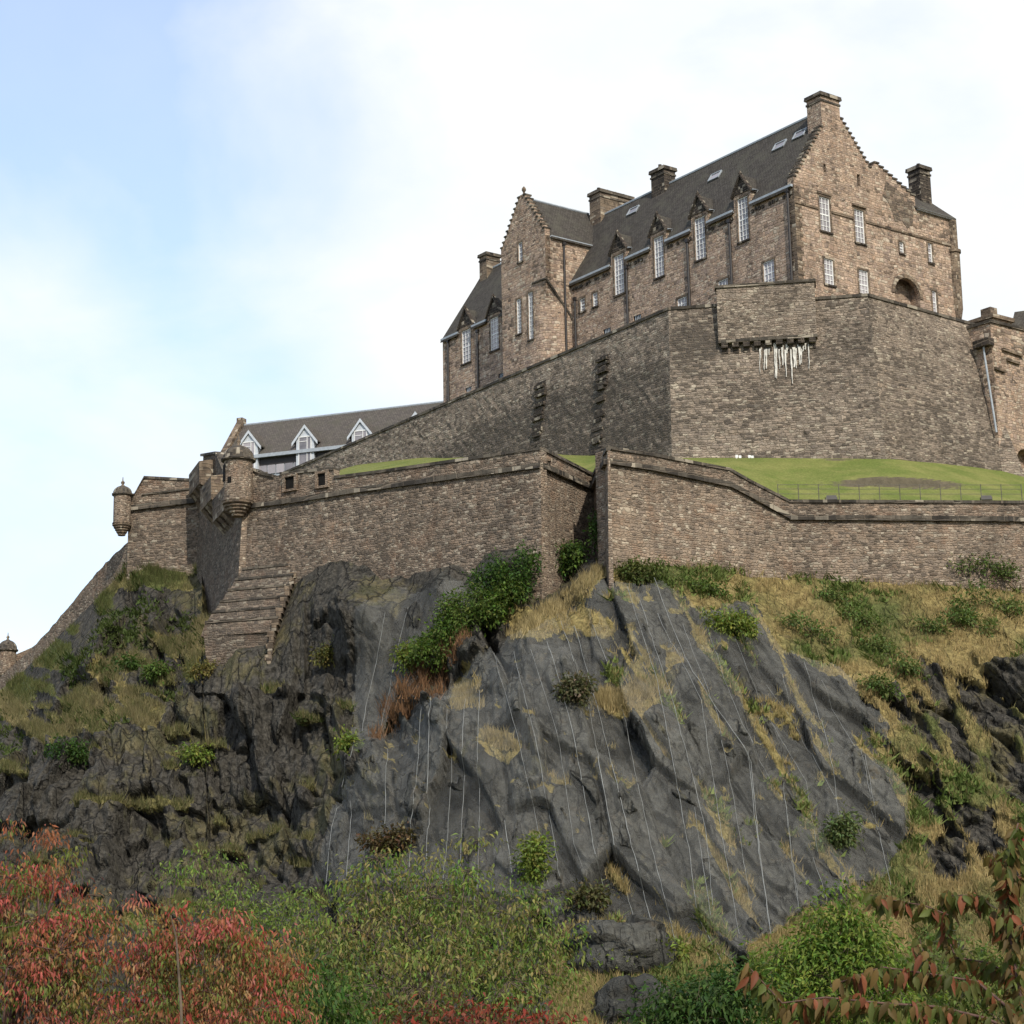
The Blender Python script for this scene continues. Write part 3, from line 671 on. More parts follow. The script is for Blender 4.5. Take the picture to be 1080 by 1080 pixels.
for a in (-.5, 2.4):
    d = Vector((math.sin(a) if a < 0 else -.93, -math.cos(a) if a < 0 else -.35, 0)).normalized(); u = Vector((-d.y, d.x, 0))
    p = c + d * .98 + Vector((0, 0, z0 + (z1 - z0) * (.42 if a < 0 else .5)))
    sl_.obox(p - u * (.16 if a < 0 else .3) - d * .1, u * (.32 if a < 0 else .6), d * .16, Vector((0, 0, .45 if a < 0 else 1.2)))
sl_.build('slit_window', MT['shadow'], t)
# quoins up the battered corner
# ---- stepped battered base below the turret
sb = thing('stepped_buttress', P(262, 700, 127), 'stepped battered masonry base spreading under the pepper-pot turret onto the dark crag', 'buttress')
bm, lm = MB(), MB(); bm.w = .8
xs = [(256, 312), (249, 309), (241, 305), (233, 301), (225, 297), (217, 293), (212, 290)]
ys = [599, 610, 621, 633, 644, 655, 668]; Yd = [131.0, 130.5, 129.9, 129.3, 128.7, 128.0, 127.2]
for i in range(6):
    a, b = xs[i]; y0, y1 = ys[i], ys[i + 1]; Y = Yd[i]
    p0, p1 = P(a, y0, Y), P(b, y0, Y - 1.6); z0_, z1_ = P((a + b) / 2, y1 + 3, Y).z, P((a + b) / 2, y0, Y).z
    q0, q1 = P(xs[i + 1][0], y0, Y - .25), P(xs[i + 1][1], y0, Y - 1.85)
    bk = Vector((0, 9, 0))
    bm.box6([Vector((q0.x, q0.y, z0_)), Vector((q1.x, q1.y, z0_)), Vector((p1.x, p1.y, z0_)) + bk, Vector((p0.x, p0.y, z0_)) + bk,
             Vector((p0.x, p0.y, z1_)), Vector((p1.x, p1.y, z1_)), Vector((p1.x, p1.y, z1_)) + bk, Vector((p0.x, p0.y, z1_)) + bk])
    e = Vector((-.05, -.14, 0)); f = Vector((.05, -.14, 0))
    lm.box6([Vector((p0.x, p0.y, z1_ - .13)) + e, Vector((p1.x, p1.y, z1_ - .13)) + f, Vector((p1.x, p1.y + 1, z1_ - .13)), Vector((p0.x, p0.y + 1, z1_ - .13)),
             Vector((p0.x, p0.y, z1_ + .03)) + e, Vector((p1.x, p1.y, z1_ + .03)) + f, Vector((p1.x, p1.y + 1, z1_ + .03)), Vector((p0.x, p0.y + 1, z1_ + .03))])
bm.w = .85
q = [P(226, 772, 127.2), P(282, 772, 126.4), P(289, 664, 126.4), P(214, 664, 127.7)]
bm.add(q + [v + Vector((0, 8, 0)) for v in q], [(0, 1, 2, 3), (4, 7, 6, 5), (0, 4, 5, 1), (1, 5, 6, 2), (2, 6, 7, 3), (3, 7, 4, 0)])
bm.build('wall', MT['lower'], sb); lm.build('ledge', MT['coping'], sb)
qm = MB()
for i in range(16):
    y0 = 604 + i * 6.2; x = 311 - (i * 2.3 if i < 10 else 23 + (i - 10) * .6); Y = 129.25 - i * .385 if i < 10 else 125.45 - (i - 10) * .06; w = 4.0 if i % 2 else 6.5
    a = P(x - w, y0 + 5.6, Y - .2); b = P(x + 1, y0 + 5.6, Y - .3); zt = P(x, y0, Y).z
    qm.obox(a, Vector((b.x - a.x, b.y - a.y, 0)), Vector((0, 2.5, 0)), Vector((0, 0, zt - a.z)))
qm.build('quoin', MT['trim'], sb)

# ---- far left wall with its own round turret, and the stepped wall falling away down the ridge
lf = thing('rampart_wall', P(175, 600, 149.8), 'square-topped rubble wall in the left background with a small round turret hung on its outer corner', 'wall')
wm, cpm, stm = MB(), MB(), MB()
T = tzs(PL_left, [(136, 523), (142, 522), (152, 504), (180, 505.5), (214, 507.5)])
panel(wm, PL_left, T, 20, 1.5, seed=9, wfun=lambda t, z: .18 + .25 * float(vnoise(np.array(t / 2.5), np.array(z / 6.0), 5)), batter=.01)
band(cpm, PL_left, [(t, z + .15) for t, z in T[2:]], .2, -1.5, .1); band(cpm, PL_left, [(t, z + .12) for t, z in T[:3]], .15, -1.5, .1)
band(stm, PL_left, tzs(PL_left, [(136, 534), (214, 524.5)]), .42, -.2, .3)
band(stm, PL_left, tzs(PL_left, [(150, 521), (214, 513)]), .14, -.2, .12)
wm.build('wall', MT['lower'], lf); cpm.build('coping', MT['coping'], lf); stm.build('string_course', MT['coping'], lf)
t, c, z0, z1 = turret(lf, 128.5, 553, 565, 523, 150.6, .70, MT['lower']); dome(t, c, z1, .70, .6, MT['lead'] if False else MT['coping'])
rw = thing('boundary_wall', P(70, 650, 160), 'low ruinous rubble wall stepping down the left skyline of the hill', 'wall')
wm = MB(); pa, pb = plan(136, 151.2, 575), plan(-40, 180, 740); plr = Plane(pb, pa)
pts = [(-40, 748), (-8, 722), (8, 706)]; x, y = 17, 699; g = random.Random(4)
while x < 134:
    x2 = x + g.uniform(2.2, 4.6); y2 = y - (x2 - x) * (1.12 if x2 > 60 else .95) * g.uniform(.8, 1.2) 
    pts.append((x, y - g.uniform(-1.1, 1.1))); x, y = x2 + .3, 699 - (699 - 572) * (max(x2, 17) - 17) / 117 + 5 * math.sin((x2 - 17) / 117 * 6.28) * .6
pts.append((136, 571))
T = tzs(plr, pts); T = sorted(T)
panel(wm, plr, T, lambda t: float(np.interp(t, [a for a, b in T], [b for a, b in T])) - 6, 1.2, seed=10, step=.5, rowh=.8, wfun=lambda t, z: .1)
wm.build('wall', MT['lower'], rw)
ft = thing('turret_wall', P(10, 730, 186), 'distant stone corner turret with a domed cap at the extreme left edge behind the ridge', 'turret')
wm = MB(); pw = Plane(plan(-60, 190, 720), plan(30, 186, 720))
panel(wm, pw, tzs(pw, [(-60, 712), (14, 712), (15, 691), (40, 680)]), 8, 1.2, seed=11); wm.build('wall', MT['lower'], ft)
st_ = MB(); band(st_, pw, tzs(pw, [(-60, 713), (14, 711)]), .4, -.2, .3); st_.build('string_course', MT['coping'], ft)
t, c, z0, z1 = turret(ft, 7, 711, 722, 687, 185, .85, MT['lower']); dome(t, c, z1, .85, .9, MT['coping'])

# ------------------------------------------------------------------ upper wall
ZTOP = Plevel(705, 326, 1).y; ZTOP = P(705, 326, 144).z
uw = thing('rampart_wall', P(800, 485, 143), 'tall battered upper wall with a corbelled box and white drips, standing above the mown lawn', 'wall')
def lv(px, py): p = Plevel(px, py, ZTOP); return (p.x, p.y)
pW, pE1 = lv(705, 326), lv(915, 311.5); pR = lv(1030, 343.5); pL = lv(297, 500)
PU_F, PU_R, PU_L = Plane(pW, pE1), Plane(pE1, pR), Plane(pL, pW)
print('upper', ZTOP, pW, pE1, pR, pL)
def grid_wall(mb, quads, nu, nv, wfun, u0=0, rough=.05, seed=0):
    tl, tr, br, bl = [Vector(v) for v in quads]; g = random.Random(seed); vs = []; us = []; wx = []
    nn = (tr - tl).cross(bl - tl).normalized(); L = (tr - tl).length; H = (bl - tl).length
    if nn.dot(-tl) < 0: nn = -nn
    for j in range(nv + 1):
        for i in range(nu + 1):
            a, b = i / nu, j / nv; p = tl.lerp(tr, a).lerp(bl.lerp(br, a), b)
            if 0 < i < nu and 0 < j: p = p + nn * g.uniform(-rough, rough)
            vs.append(p); us.append((u0 + a * L, p.z)); x, y = proj(p); wx.append(wfun(x, y, p))
    fs = [(j * (nu + 1) + i, (j + 1) * (nu + 1) + i, (j + 1) * (nu + 1) + i + 1, j * (nu + 1) + i + 1) for j in range(nv) for i in range(nu)]
    b = mb.add(vs, fs, 0, us); mb.wx[b:] = wx
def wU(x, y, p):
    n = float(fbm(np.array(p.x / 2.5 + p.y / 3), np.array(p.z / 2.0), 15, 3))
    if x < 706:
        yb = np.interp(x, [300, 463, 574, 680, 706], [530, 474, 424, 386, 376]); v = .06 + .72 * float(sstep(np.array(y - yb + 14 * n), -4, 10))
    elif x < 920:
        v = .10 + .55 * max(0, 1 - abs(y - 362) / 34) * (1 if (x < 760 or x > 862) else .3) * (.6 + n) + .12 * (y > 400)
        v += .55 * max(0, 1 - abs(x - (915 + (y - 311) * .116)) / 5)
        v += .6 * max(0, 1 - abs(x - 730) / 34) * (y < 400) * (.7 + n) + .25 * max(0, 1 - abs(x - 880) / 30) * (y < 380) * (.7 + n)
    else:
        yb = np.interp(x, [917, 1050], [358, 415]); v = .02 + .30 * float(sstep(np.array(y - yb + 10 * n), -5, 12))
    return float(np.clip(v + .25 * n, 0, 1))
UM, UC = MB(), MB()
W0, E0, R0_, L0 = Vector((*pW, ZTOP)), Vector((*pE1, ZTOP)), Vector((*pR, ZTOP)), Vector((*pL, ZTOP))
Wb, Eb, Rb = P(709, 492, 141.9), P(936, 494, 139.6), P(1068, 512, 147.0)
Lb = P(297, 545, Vector(L0).y - 1.0)
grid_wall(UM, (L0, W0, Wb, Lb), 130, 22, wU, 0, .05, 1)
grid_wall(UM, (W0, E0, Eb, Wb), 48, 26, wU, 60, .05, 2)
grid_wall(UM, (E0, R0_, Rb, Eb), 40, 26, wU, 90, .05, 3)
top_in = Vector((0, 1.5, 0))
for a, b in ((L0, W0), (W0, E0), (E0, R0_)):
    UM.add([a, b, b + top_in, a + top_in, a + top_in + Vector((0, 0, -9)), b + top_in + Vector((0, 0, -9))], [(0, 1, 2, 3), (3, 2, 5, 4)])
for pl in (PU_L, PU_F, PU_R): band(UC, pl, [(0, ZTOP + .14), (pl.L, ZTOP + .14)], .24, -1.2, .12)
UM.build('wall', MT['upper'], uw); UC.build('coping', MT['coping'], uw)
# corbelled box
bx = MB(); ta, _ = PU_F.tz(757.5, 340); tb, _ = PU_F.tz(861, 340)
off = .95; zt = PU_F.tz(760, 311)[1] + .25; zb_ = P(760, 361, PU_F.pt(ta, 0, off).y).z
bx.obox(PU_F.pt(ta, zb_, -.5), PU_F.d * (tb - ta), PU_F.n * (off + .5), Vector((0, 0, zt - zb_)))
bxo = bx.build('latrine_box', MT['upper'], uw)
cc = MB(); cc.obox(PU_F.pt(ta - .12, zt - .02, -.6), PU_F.d * (tb - ta + .24), PU_F.n * (off + .72), Vector((0, 0, .22))); cc.obox(PU_F.pt(ta - .02, zb_ - .08, .02), PU_F.d * (tb - ta + .04), PU_F.n * (off + .03), Vector((0, 0, .26)))
cc.build('coping', MT['coping'], bxo)
g = random.Random(5)
for i in range(9):
    t = ta + (tb - ta) * (i + .25) / 9; kb = MB()
    for s_, (dz, oo) in enumerate(((-.42, off - .02), (-.82, off * .66), (-1.2, off * .34))):
        kb.obox(PU_F.pt(t, zb_ - .04 + dz, .0), PU_F.d * .5, PU_F.n * (oo + .05), Vector((0, 0, .41)))
    kb.build('corbel', MT['darkstone'], bxo)  # dark stone here paints the shadow beneath the box
dr = MB(); z_at = lambda x, y: PU_F.tz(x, y)[1]
def wall_off(z): # outward lean of the battered face at height z, on the frontal wall
    return (ZTOP - z) / (ZTOP - Wb.z) * (PU_F.pt(0, 0).y - Wb.y)
for i in range(19):
    x = 801 + i * 2.95 + g.uniform(-1.2, 1.2); y0 = 367 + g.uniform(-3, 5); y1 = y0 + g.choice((10, 16, 22, 30, 38)) * (.7 if i > 15 or i < 2 else 1); w = g.uniform(.05, .14)
    t, zA = PU_F.tz(x, y0); _, zB = PU_F.tz(x, y1); n = 7; a = []; b = []; sx_ = 0
    for j in range(n + 1):
        z = zA + (zB - zA) * j / n; ww = w * (1 - .7 * j / n) * g.uniform(.6, 1.2); sx_ += g.uniform(-.035, .02); o = wall_off(z) + .055
        a.append(PU_F.pt(t + sx_ - ww, z, o)); b.append(PU_F.pt(t + sx_ + ww, z, o))
    vs = []; 
    for p in (a, b): vs += p
    vs += [v - PU_F.n * .12 for v in vs]; m_ = n + 1; fs = [(j, j + 1, m_ + j + 1, m_ + j) for j in range(n)]
    fs += [(j, 2 * m_ + j, 2 * m_ + j + 1, j + 1) for j in range(n)] + [(m_ + j, m_ + j + 1, 3 * m_ + j + 1, 3 * m_ + j) for j in range(n)]
    dr.add(vs, fs)
dr.build('lime_crust', MT['pale'], uw)
# two dark broken chutes on the left run
for px, y0, y1 in ((574, 402, 474), (640, 375, 492)):
    ch = MB(); g = random.Random(px); y = y0
    while y < y1:
        h = g.uniform(3, 6); w0, w1 = px - g.uniform(3.5, 6.5), px + g.uniform(3.5, 6.5)
        t0_, z0_ = PU_L.tz(w0, y); t1_, _ = PU_L.tz(w1, y); _, zz = PU_L.tz((w0 + w1) / 2, y + h)
        zc = PU_L.tz((w0 + w1) / 2, y)[1]; tl = (t0_ + t1_) / 2
        frac = (ZTOP - zc) / 11.0; o = frac * 1.1 * (tl / PU_L.L)
        ch.obox(PU_L.pt(t0_, zz, -.25), PU_L.d * (t1_ - t0_), PU_L.n * (o + .25 + g.choice((.12, .3, .42))), Vector((0, 0, (zc - zz) * g.uniform(.7, .95)))); y += h
    ch.build('chute', MT['darkstone'], uw)

# ---- square bastion at the right edge
rb = thing('bastion', P(1060, 480, 148), 'square pale stone bastion with hanging pipe and dark arch at the right edge', 'bastion')
ZB = None
c0 = Vector(P(1044, 339, 147.2)); ZB = c0.z
GD = Vector((.804, .595, 0)).normalized(); SD = Vector((-.62, .784, 0)).normalized()
rm, rc = MB(), MB(); plb = Plane((c0.x, c0.y), (c0.x + GD.x * 14, c0.y + GD.y * 14)); pls = Plane((c0.x, c0.y), (c0.x + SD.x * 5, c0.y + SD.y * 5))
def arch_poly(pl, x0, x1, ytop, ybot, n=8):
    t0_, zb0 = pl.tz(x0, ybot); t1_, zb1 = pl.tz(x1, ybot); zb1 = zb0; zt = pl.tz((x0 + x1) / 2, ytop)[1]; r = (t1_ - t0_) / 2
    if zt - zb0 < abs(r): zt = zb0 + abs(r) + .2
    pts = [(t0_, zb0), (t1_, zb0)] if t1_ > t0_ else [(t1_, zb0), (t0_, zb0)]
    r = abs(r); tm = (t0_ + t1_) / 2; zs = zt - r
    return pts + [(tm + r * math.cos(a), zs + r * math.sin(a)) for a in [math.pi * i / n for i in range(n + 1)]]
def wall_poly(mb, pl, outer, holes, depth=.6, reveal=.22, mi=0):
    """flat wall outlined by (t, z) points with openings; solid edge of given depth and reveals round the openings"""
    loops = [outer] + holes; tri = tessellate_polygon([[Vector((t, z, 0)) for t, z in l] for l in loops]); flat = [p for l in loops for p in l]
    v = [pl.pt(t, z) for t, z in flat]; fs = []
    for f in tri:
        f = list(f); nn = (v[f[1]] - v[f[0]]).cross(v[f[2]] - v[f[0]])
        if nn.length < 1e-9: continue
        if nn.dot(pl.n) < 0: f.reverse()
        fs.append(f)
    mb.add(v, fs, mi)
    def rim(loop, d, inward):
        n = len(loop); ar = sum(loop[i][0] * loop[(i + 1) % n][1] - loop[(i + 1) % n][0] * loop[i][1] for i in range(n))
        hand = pl.d.cross(Vector((0, 0, 1))).dot(pl.n) > 0
        a = [pl.pt(t, z) for t, z in loop]; b = [pl.pt(t, z, -d) for t, z in loop]
        ccw = (ar > 0) == hand
        for i in range(n):
            j = (i + 1) % n; q = [a[j], a[i], b[i], b[j]] if ccw else [a[i], a[j], b[j], b[i]]
            if inward: q.reverse()
            mb.quad(*q, mi)
    rim(outer, depth, False)
    for h in holes: rim(h, reveal, True)
tE = 22
hole = arch_poly(plb, 1073.5, 1092, 474, 503)
wall_poly(rm, plb, [(0, ZB - 16), (tE, ZB - 16), (tE, ZB), (0, ZB)], [hole], 1.0, .9)
rm.quad(plb.pt(min(t for t, z in hole) - .3, hole[0][1] - .2, -.9), plb.pt(max(t for t, z in hole) + .3, hole[0][1] - .2, -.9), plb.pt(max(t for t, z in hole) + .3, hole[0][1] + 4.2, -.9), plb.pt(min(t for t, z in hole) - .3, hole[0][1] + 4.2, -.9))
wall_poly(rm, pls, [(0, ZB - 16), (5, ZB - 16), (5, ZB), (0, ZB)], [], 1.0)
rm.build('wall', MT['castle'], rb)
band(rc, plb, [(-.1, ZB + .15), (tE, ZB + .15)], .25, -1, .14); band(rc, pls, [(-.1, ZB + .15), (5, ZB + .15)], .25, -1, .14); rc.build('coping', MT['coping'], rb)
wr = MB()      # sloping buttress wing joining the battered wall
wr.box6([P(1058, 503, 146.6), P(1086, 514, 146.4), P(1086, 514, 150), P(1058, 503, 150), P(1040, 405, 148.8), P(1043, 405, 148.6), P(1043, 405, 150), P(1040, 405, 150)])
wr.build('buttress', MT['upper'], rb)
dt = MB()
for x0, x1, y in ((1056, 1077, 367), (1061, 1074, 378), (1048, 1059, 387)): band(dt, plb, [plb.tz(x0, y), plb.tz(x1, y + (x1 - x0) * .34)], .22, -.05, .2)
dt.build('corbel_stone', MT['trim'], rb)
tp, zp = pls.tz(1038, 362); pp = MB()
pp.obox(pls.pt(tp - .9, zp - .4, -.1), pls.d * 1.6, pls.n * .7, Vector((0, 0, .6))); pp.build('hopper', MT['darkstone'], rb)
pp = MB(); a = pls.pt(tp - .2, zp - .4, .35); b = P(1051, 456, 146.9); pp.tube([a, a + Vector((.0, 0, -.6)), b], .085, 8); pp.build('drainpipe', MT['lead'], rb)
# ------------------------------------------------------------------ the big gabled building on the summit
c3 = P(840, 250, 150); CX, CY = c3.x, c3.y
dF = Vector((math.sin(R(-36.5)), math.cos(R(-36.5)), 0)); dG = Vector((math.sin(R(53.5)), math.cos(R(53.5)), 0))
def B(t, s, z): v = Vector((CX, CY, 0)) + dF * t + dG * s; v.z = z; return v
PF = Plane((CX, CY), (CX + dF.x * 10, CY + dF.y * 10)); PG = Plane((CX, CY), (CX + dG.x * 10, CY + dG.y * 10))
_, ZE = PF.tz(836, 194.5); tE2, zE2 = PF.tz(604, 299)
TG, ZR = PG.tz(879.5, 114)
TL = PF.tz(467, 372)[0]; HW = TG; ZB0 = ZTOP - 7
TT, _ = PF.tz(602, 299)
print('castle eave', ZE, zE2, 'ridge', ZR, 'halfwidth', HW, 'length', TL, 'tower at', TT)
ZE = (ZE + zE2) / 2
bd = thing('castle_building', B(14, -1, ZB0), 'long stone castle block with crow-stepped gables, dormers and white sash windows on the summit', 'castle')

WIN = []       # (plane kind, corners) -> hole + window unit
def rect(pl, tl, tr, bl, br, s=0.0):
    ta, za = pl.tz(*tl); tb, zb = pl.tz(*tr); tc, zc = pl.tz(*bl); td, zd = pl.tz(*br)
    t0 = min((ta + tc) / 2, (tb + td) / 2); t1 = max((ta + tc) / 2, (tb + td) / 2)
    return t0, t1, (zc + zd) / 2, (za + zb) / 2
def window(pl, r, cols, rows, arch=False, parent=None, surround=True, depth=.17):
    t0, t1, z0, z1 = r; h = z1 - z0; w = t1 - t0; f = MB()
    f.uv = {}
    def bar(a, b, c, d, o0=-.16, o1=-.06): f.obox(pl.pt(a, c, o0), pl.d * (b - a), pl.n * (o1 - o0), Vector((0, 0, d - c)))
    e = .085
    bar(t0, t0 + e, z0, z1); bar(t1 - e, t1, z0, z1); bar(t0 + e, t1 - e, z0, z0 + e * 1.3); bar(t0 + e, t1 - e, z1 - e, z1)
    for i in range(1, cols): x = t0 + w * i / cols; bar(x - .025, x + .025, z0 + e * 1.3, z1 - e, -.15, -.085)
    for j in range(1, rows):
        y = z0 + h * j / rows; th = .055 if (rows >= 4 and j == rows // 2) else .024; x = t0 + e
        for i in range(cols):
            xa = t0 + w * i / cols + (.025 if i else e); xb = t0 + w * (i + 1) / cols - (.025 if i < cols - 1 else e)
            bar(xa, xb, y - th, y + th, -.15, -.09)
    fo = f.build('window', MT['white'], parent)
    p = MB(); p.obox(pl.pt(t0, z0, -.22), pl.d * w, pl.n * .085, Vector((0, 0, h))); p.build('pane', MT['glass'], fo)
    sl = MB(); sl.obox(pl.pt(t0 - .16, z0 - .17, -.05), pl.d * (w + .32), pl.n * .19, Vector((0, 0, .165)))
    sl.build('sill', MT['darkstone'], fo)
    if surround:
        m_ = .17; sr = MB()
        for a, b, c, d in ((t0 - m_, t0 - .003, z0, z1 + m_), (t1 + .003, t1 + m_, z0, z1 + m_), (t0 - .003, t1 + .003, z1 + .003, z1 + m_)):
            sr.obox(pl.pt(a, c, -.04), pl.d * (b - a), pl.n * .075, Vector((0, 0, d - c)))
        sr.build('surround', MT['trim'], fo)
    return fo
def hole_of(r): return [(r[0], r[2]), (r[1], r[2]), (r[1], r[3]), (r[0], r[3])]

# --- long front: tall dormer windows break the eave
DORM = [rect(PF, (776.8, 209.6), (787.6, 207.3), (780, 255.2), (790.6, 251.8)), rect(PF, (731.5, 231.6), (742, 228), (734.6, 275), (745.6, 271)),
        rect(PF, (688.6, 251), (698.3, 248.5), (691.6, 293.4), (701.6, 290)), rect(PF, (646.6, 270), (656.7, 268), (649.4, 312), (659.4, 308)),
        rect(PF, (486, 349.4), (495.6, 346.7), (488.4, 384), (497.4, 380.5)), rect(PF, (516, 336.5), (524.7, 333.8), (518.5, 371), (527, 366.6))]
SMALL = [rect(PF, (804.5, 276.8), (816.6, 273), (806, 302), (817, 299)), rect(PF, (757, 296.5), (767.5, 293), (758.5, 323), (769, 320)), rect(PF, (714, 315.5), (724, 312), (715.5, 342), (725.5, 339))]
SLIM = [rect(PF, (611, 316), (616.2, 313.8), (612.6, 329), (617.8, 327)), rect(PF, (624.7, 309.6), (629.6, 307.8), (625.8, 324), (630.8, 321.8))]
VENT = [(672, 334), (640, 348), (529, 395), (494, 410)]
vr = []
for x, y in VENT:
    t, z = PF.tz(x, y); vr.append((t - .55, t + .55, z - .3, z + .15))
outer = [(0, ZB0), (TL, ZB0), (TL, ZE)]
for r in sorted(DORM, key=lambda r: -r[0]):
    c = (r[0] + r[1]) / 2; hw = (r[1] - r[0]) / 2 + .42; zt = r[3] + .42
    outer += [(c + hw, ZE), (c + hw, zt), (c, zt + hw * 1.35), (c - hw, zt), (c - hw, ZE)]
outer += [(0, ZE)]
wl = MB()
holes = [hole_of(r) for r in DORM + SMALL + SLIM + vr]
wall_poly(wl, PF, outer, holes, .6)
# --- gable front and the lower range to its right, in the same plane
def steps(a, b, n, up=.28):
    """crow steps from a to b (t, z)"""
    o = []; (t0, z0), (t1, z1) = a, b
    for i in range(n):
        ta = t0 + (t1 - t0) * i / n; tb = t0 + (t1 - t0) * (i + 1) / n; za = z0 + (z1 - z0) * i / n; zb = z0 + (z1 - z0) * (i + 1) / n
        z = max(za, zb) + (up if z1 > z0 else up * .2)
        o += [(ta, z), (tb, z)]
    return o
tc0, _ = PG.tz(867, 135); tc1, zc1 = PG.tz(886, 126); tv, zv = PG.tz(919, 182); tr1, zr1 = PG.tz(922, 174); tr2, zr2 = PG.tz(965, 212); tre, zre = PG.tz(1009.5, 231.5); tlow, _ = PG.tz(1006, 320)
tend = (tre + tlow) / 2
zch = PG.tz(868, 98)[1]
kr = (ZR - ZE) / HW
zl0 = ZE + tc0 * kr
gt = [(0, ZE + .1)] + steps((0, ZE + .1), (tc0, zl0), 14) + [(tc1, zc1 + .15)] + steps((tc1, zc1), (tv, zv), 11, .3) + [(tr1, zr1)] + steps((tr1, zr1), (tr2, zr2), 9, 1.0) + [(tr2, zre + .05), (tend, zre)]
gt = [(a, b) for a, b in gt]; gout = [(tend, ZB0), (0, ZB0)] + gt; gout = gout[::-1]
GW = [rect(PG, (864, 206.4), (875, 210), (865.3, 242.5), (876, 245.6)), rect(PG, (900.6, 219.6), (911, 223), (902.6, 255), (912.2, 257.7)),
      rect(PG, (868.9, 271.9), (879, 274.5), (870, 299), (879.7, 301.5)), rect(PG, (905.5, 283.9), (915.6, 286.3), (906.8, 309), (916.4, 312)),
      rect(PG, (948.4, 254.5), (953, 256.3), (949, 266), (953.6, 267.8)), rect(PG, (978.4, 255.7), (982.8, 257.5), (979.4, 276), (983.8, 277.8)), rect(PG, (983.2, 306.3), (987.6, 308), (984, 329), (988.4, 331))]
GV = [rect(PG, (868.6, 172.7), (871.2, 173.5), (868.8, 181.5), (871.4, 182.3)), rect(PG, (903.8, 183.5), (907, 184.5), (904.4, 196), (907.6, 197))]
arch = arch_poly(PG, 946, 972.5, 294.5, 348)
wall_poly(wl, PG, gout, [hole_of(r) for r in GW + GV] + [arch], .7, .35)
# recess floors behind the arch and slits
ta0, ta1 = min(a for a, b in arch), max(a for a, b in arch); za0, za1 = min(b for a, b in arch), max(b for a, b in arch)
nb = MB(); nb.obox(PG.pt(ta0 - .3, za0 - .2, -1.3), PG.d * (ta1 - ta0 + .6), PG.n * .2, Vector((0, 0, za1 - za0 + .5)))
nb.obox(PG.pt(ta0 - .3, za0 - .2, -1.1), PG.d * .3, PG.n * .75, Vector((0, 0, za1 - za0 + .5))); nb.obox(PG.pt(ta1, za0 - .2, -1.1), PG.d * .3, PG.n * .75, Vector((0, 0, za1 - za0 + .5)))
nb.build('arched_niche', MT['castle'], bd)
am = MB(); n_ = 10; rr = (ta1 - ta0) / 2; tm = (ta0 + ta1) / 2; zs = za1 - rr
for i in range(n_):
    a, b = math.pi * i / n_, math.pi * (i + 1) / n_
    q = [(tm + r_ * math.cos(x), zs + r_ * math.sin(x)) for r_, x in ((rr + .01, a), (rr + .38, a), (rr + .38, b), (rr + .01, b))]
    am.prism([PG.pt(t, z, .07) for t, z in q], PG.n * -.1)
am.build('arch_ring', MT['trim'], bd)
for r in GV + vr:
    sv = MB()
    pl = PG if r in GV else PF; sv.obox(pl.pt(r[0], r[2], -.32 if r in GV else -.21), pl.d * (r[1] - r[0]), pl.n * .08, Vector((0, 0, r[3] - r[2]))); sv.build('dark_slit', MT['shadow'], bd)
for r in vr:
    bm_ = MB()
    for i in range(4): x = r[0] + (r[1] - r[0]) * (i + .7) / 5; bm_.obox(PF.pt(x, r[2], -.1), PF.d * .07, PF.n * .05, Vector((0, 0, r[3] - r[2])))
    bm_.build('vent_bar', MT['lead'], bd)
# other faces: right end, back, left end
def face(mb, pts): mb.add(pts, [tuple(range(len(pts)))])
face(wl, [B(-0, tend, ZB0), B(9, tend, ZB0), B(9, tend, zre), B(4.4, tend, zre + 4.0), B(0, tend, zre)])
face(wl, [B(.6, 2 * HW, ZB0), B(TL, 2 * HW, ZB0), B(TL, 2 * HW, ZE), B(.6, 2 * HW, ZE)])
face(wl, [B(TL, 0, ZB0), B(TL, 2 * HW, ZB0), B(TL, 2 * HW, ZE), B(TL, HW, ZR + .3), B(TL, 0, ZE)])
# --- projecting tower with a rounded right corner
tB = PF.tz(596, 300)[0]
for d_ in [x * .05 for x in range(20, 120)]:
    if proj(B(TT, -d_, 53))[0] < 577.5: break
DT = d_; pTf = B(TT, -DT, 0); PT = Plane((pTf.x, pTf.y), (pTf.x + dF.x * 5, pTf.y + dF.y * 5)); PS = Plane((pTf.x, pTf.y), (pTf.x + dG.x * 5, pTf.y + dG.y * 5))
tTl = PT.tz(529, 300)[0]; zTe = PT.tz(577, 246)[1]; tAp, zTa = PT.tz(547, 212); tAp = tTl / 2
zl_t = PT.tz(524, 264)[1]; print('tower', DT, tTl, zTe, zl_t, zTa, tAp)
RC = 2.0; zc_lo = PT.tz(577, 318)[1]; zc_hi = PT.tz(577, 292)[1]
TW = [rect(PT, (544, 316.5), (549, 314.2), (546, 353), (550.6, 350.2)), rect(PT, (556, 309.5), (561, 307.2), (558.6, 359), (563.6, 356))]
TS = rect(PT, (546, 256.5), (550.4, 254.8), (547.4, 276.5), (551.6, 274.8))
def tower_out():
    l = [(RC, ZB0), (tTl, ZB0), (tTl, zTe - .1)]
    l += steps((tTl, zTe - .1), (tAp + .3, zTa), 10)[0:] + [(tAp + .3, zTa + .5), (tAp - .3, zTa + .5)] + steps((tAp - .3, zTa), (0, zTe - .1), 10, .28 * 5)
    return l + [(0, zc_hi), (RC, zc_hi)] if False else l + [(0, zTe - .1), (0, zc_hi), (RC, zc_hi)]
TWh = []
wall_poly(wl, PT, tower_out(), [hole_of(r) for r in TW + [TS]], .6)
zs_end = (zTe - ZE) / kr       # side wall runs into the main roof
face(wl, [B(TT, -DT, zc_hi), B(TT, 0, zc_hi), B(TT, 0, ZE), B(TT, zs_end, zTe), B(TT, -DT, zTe)])
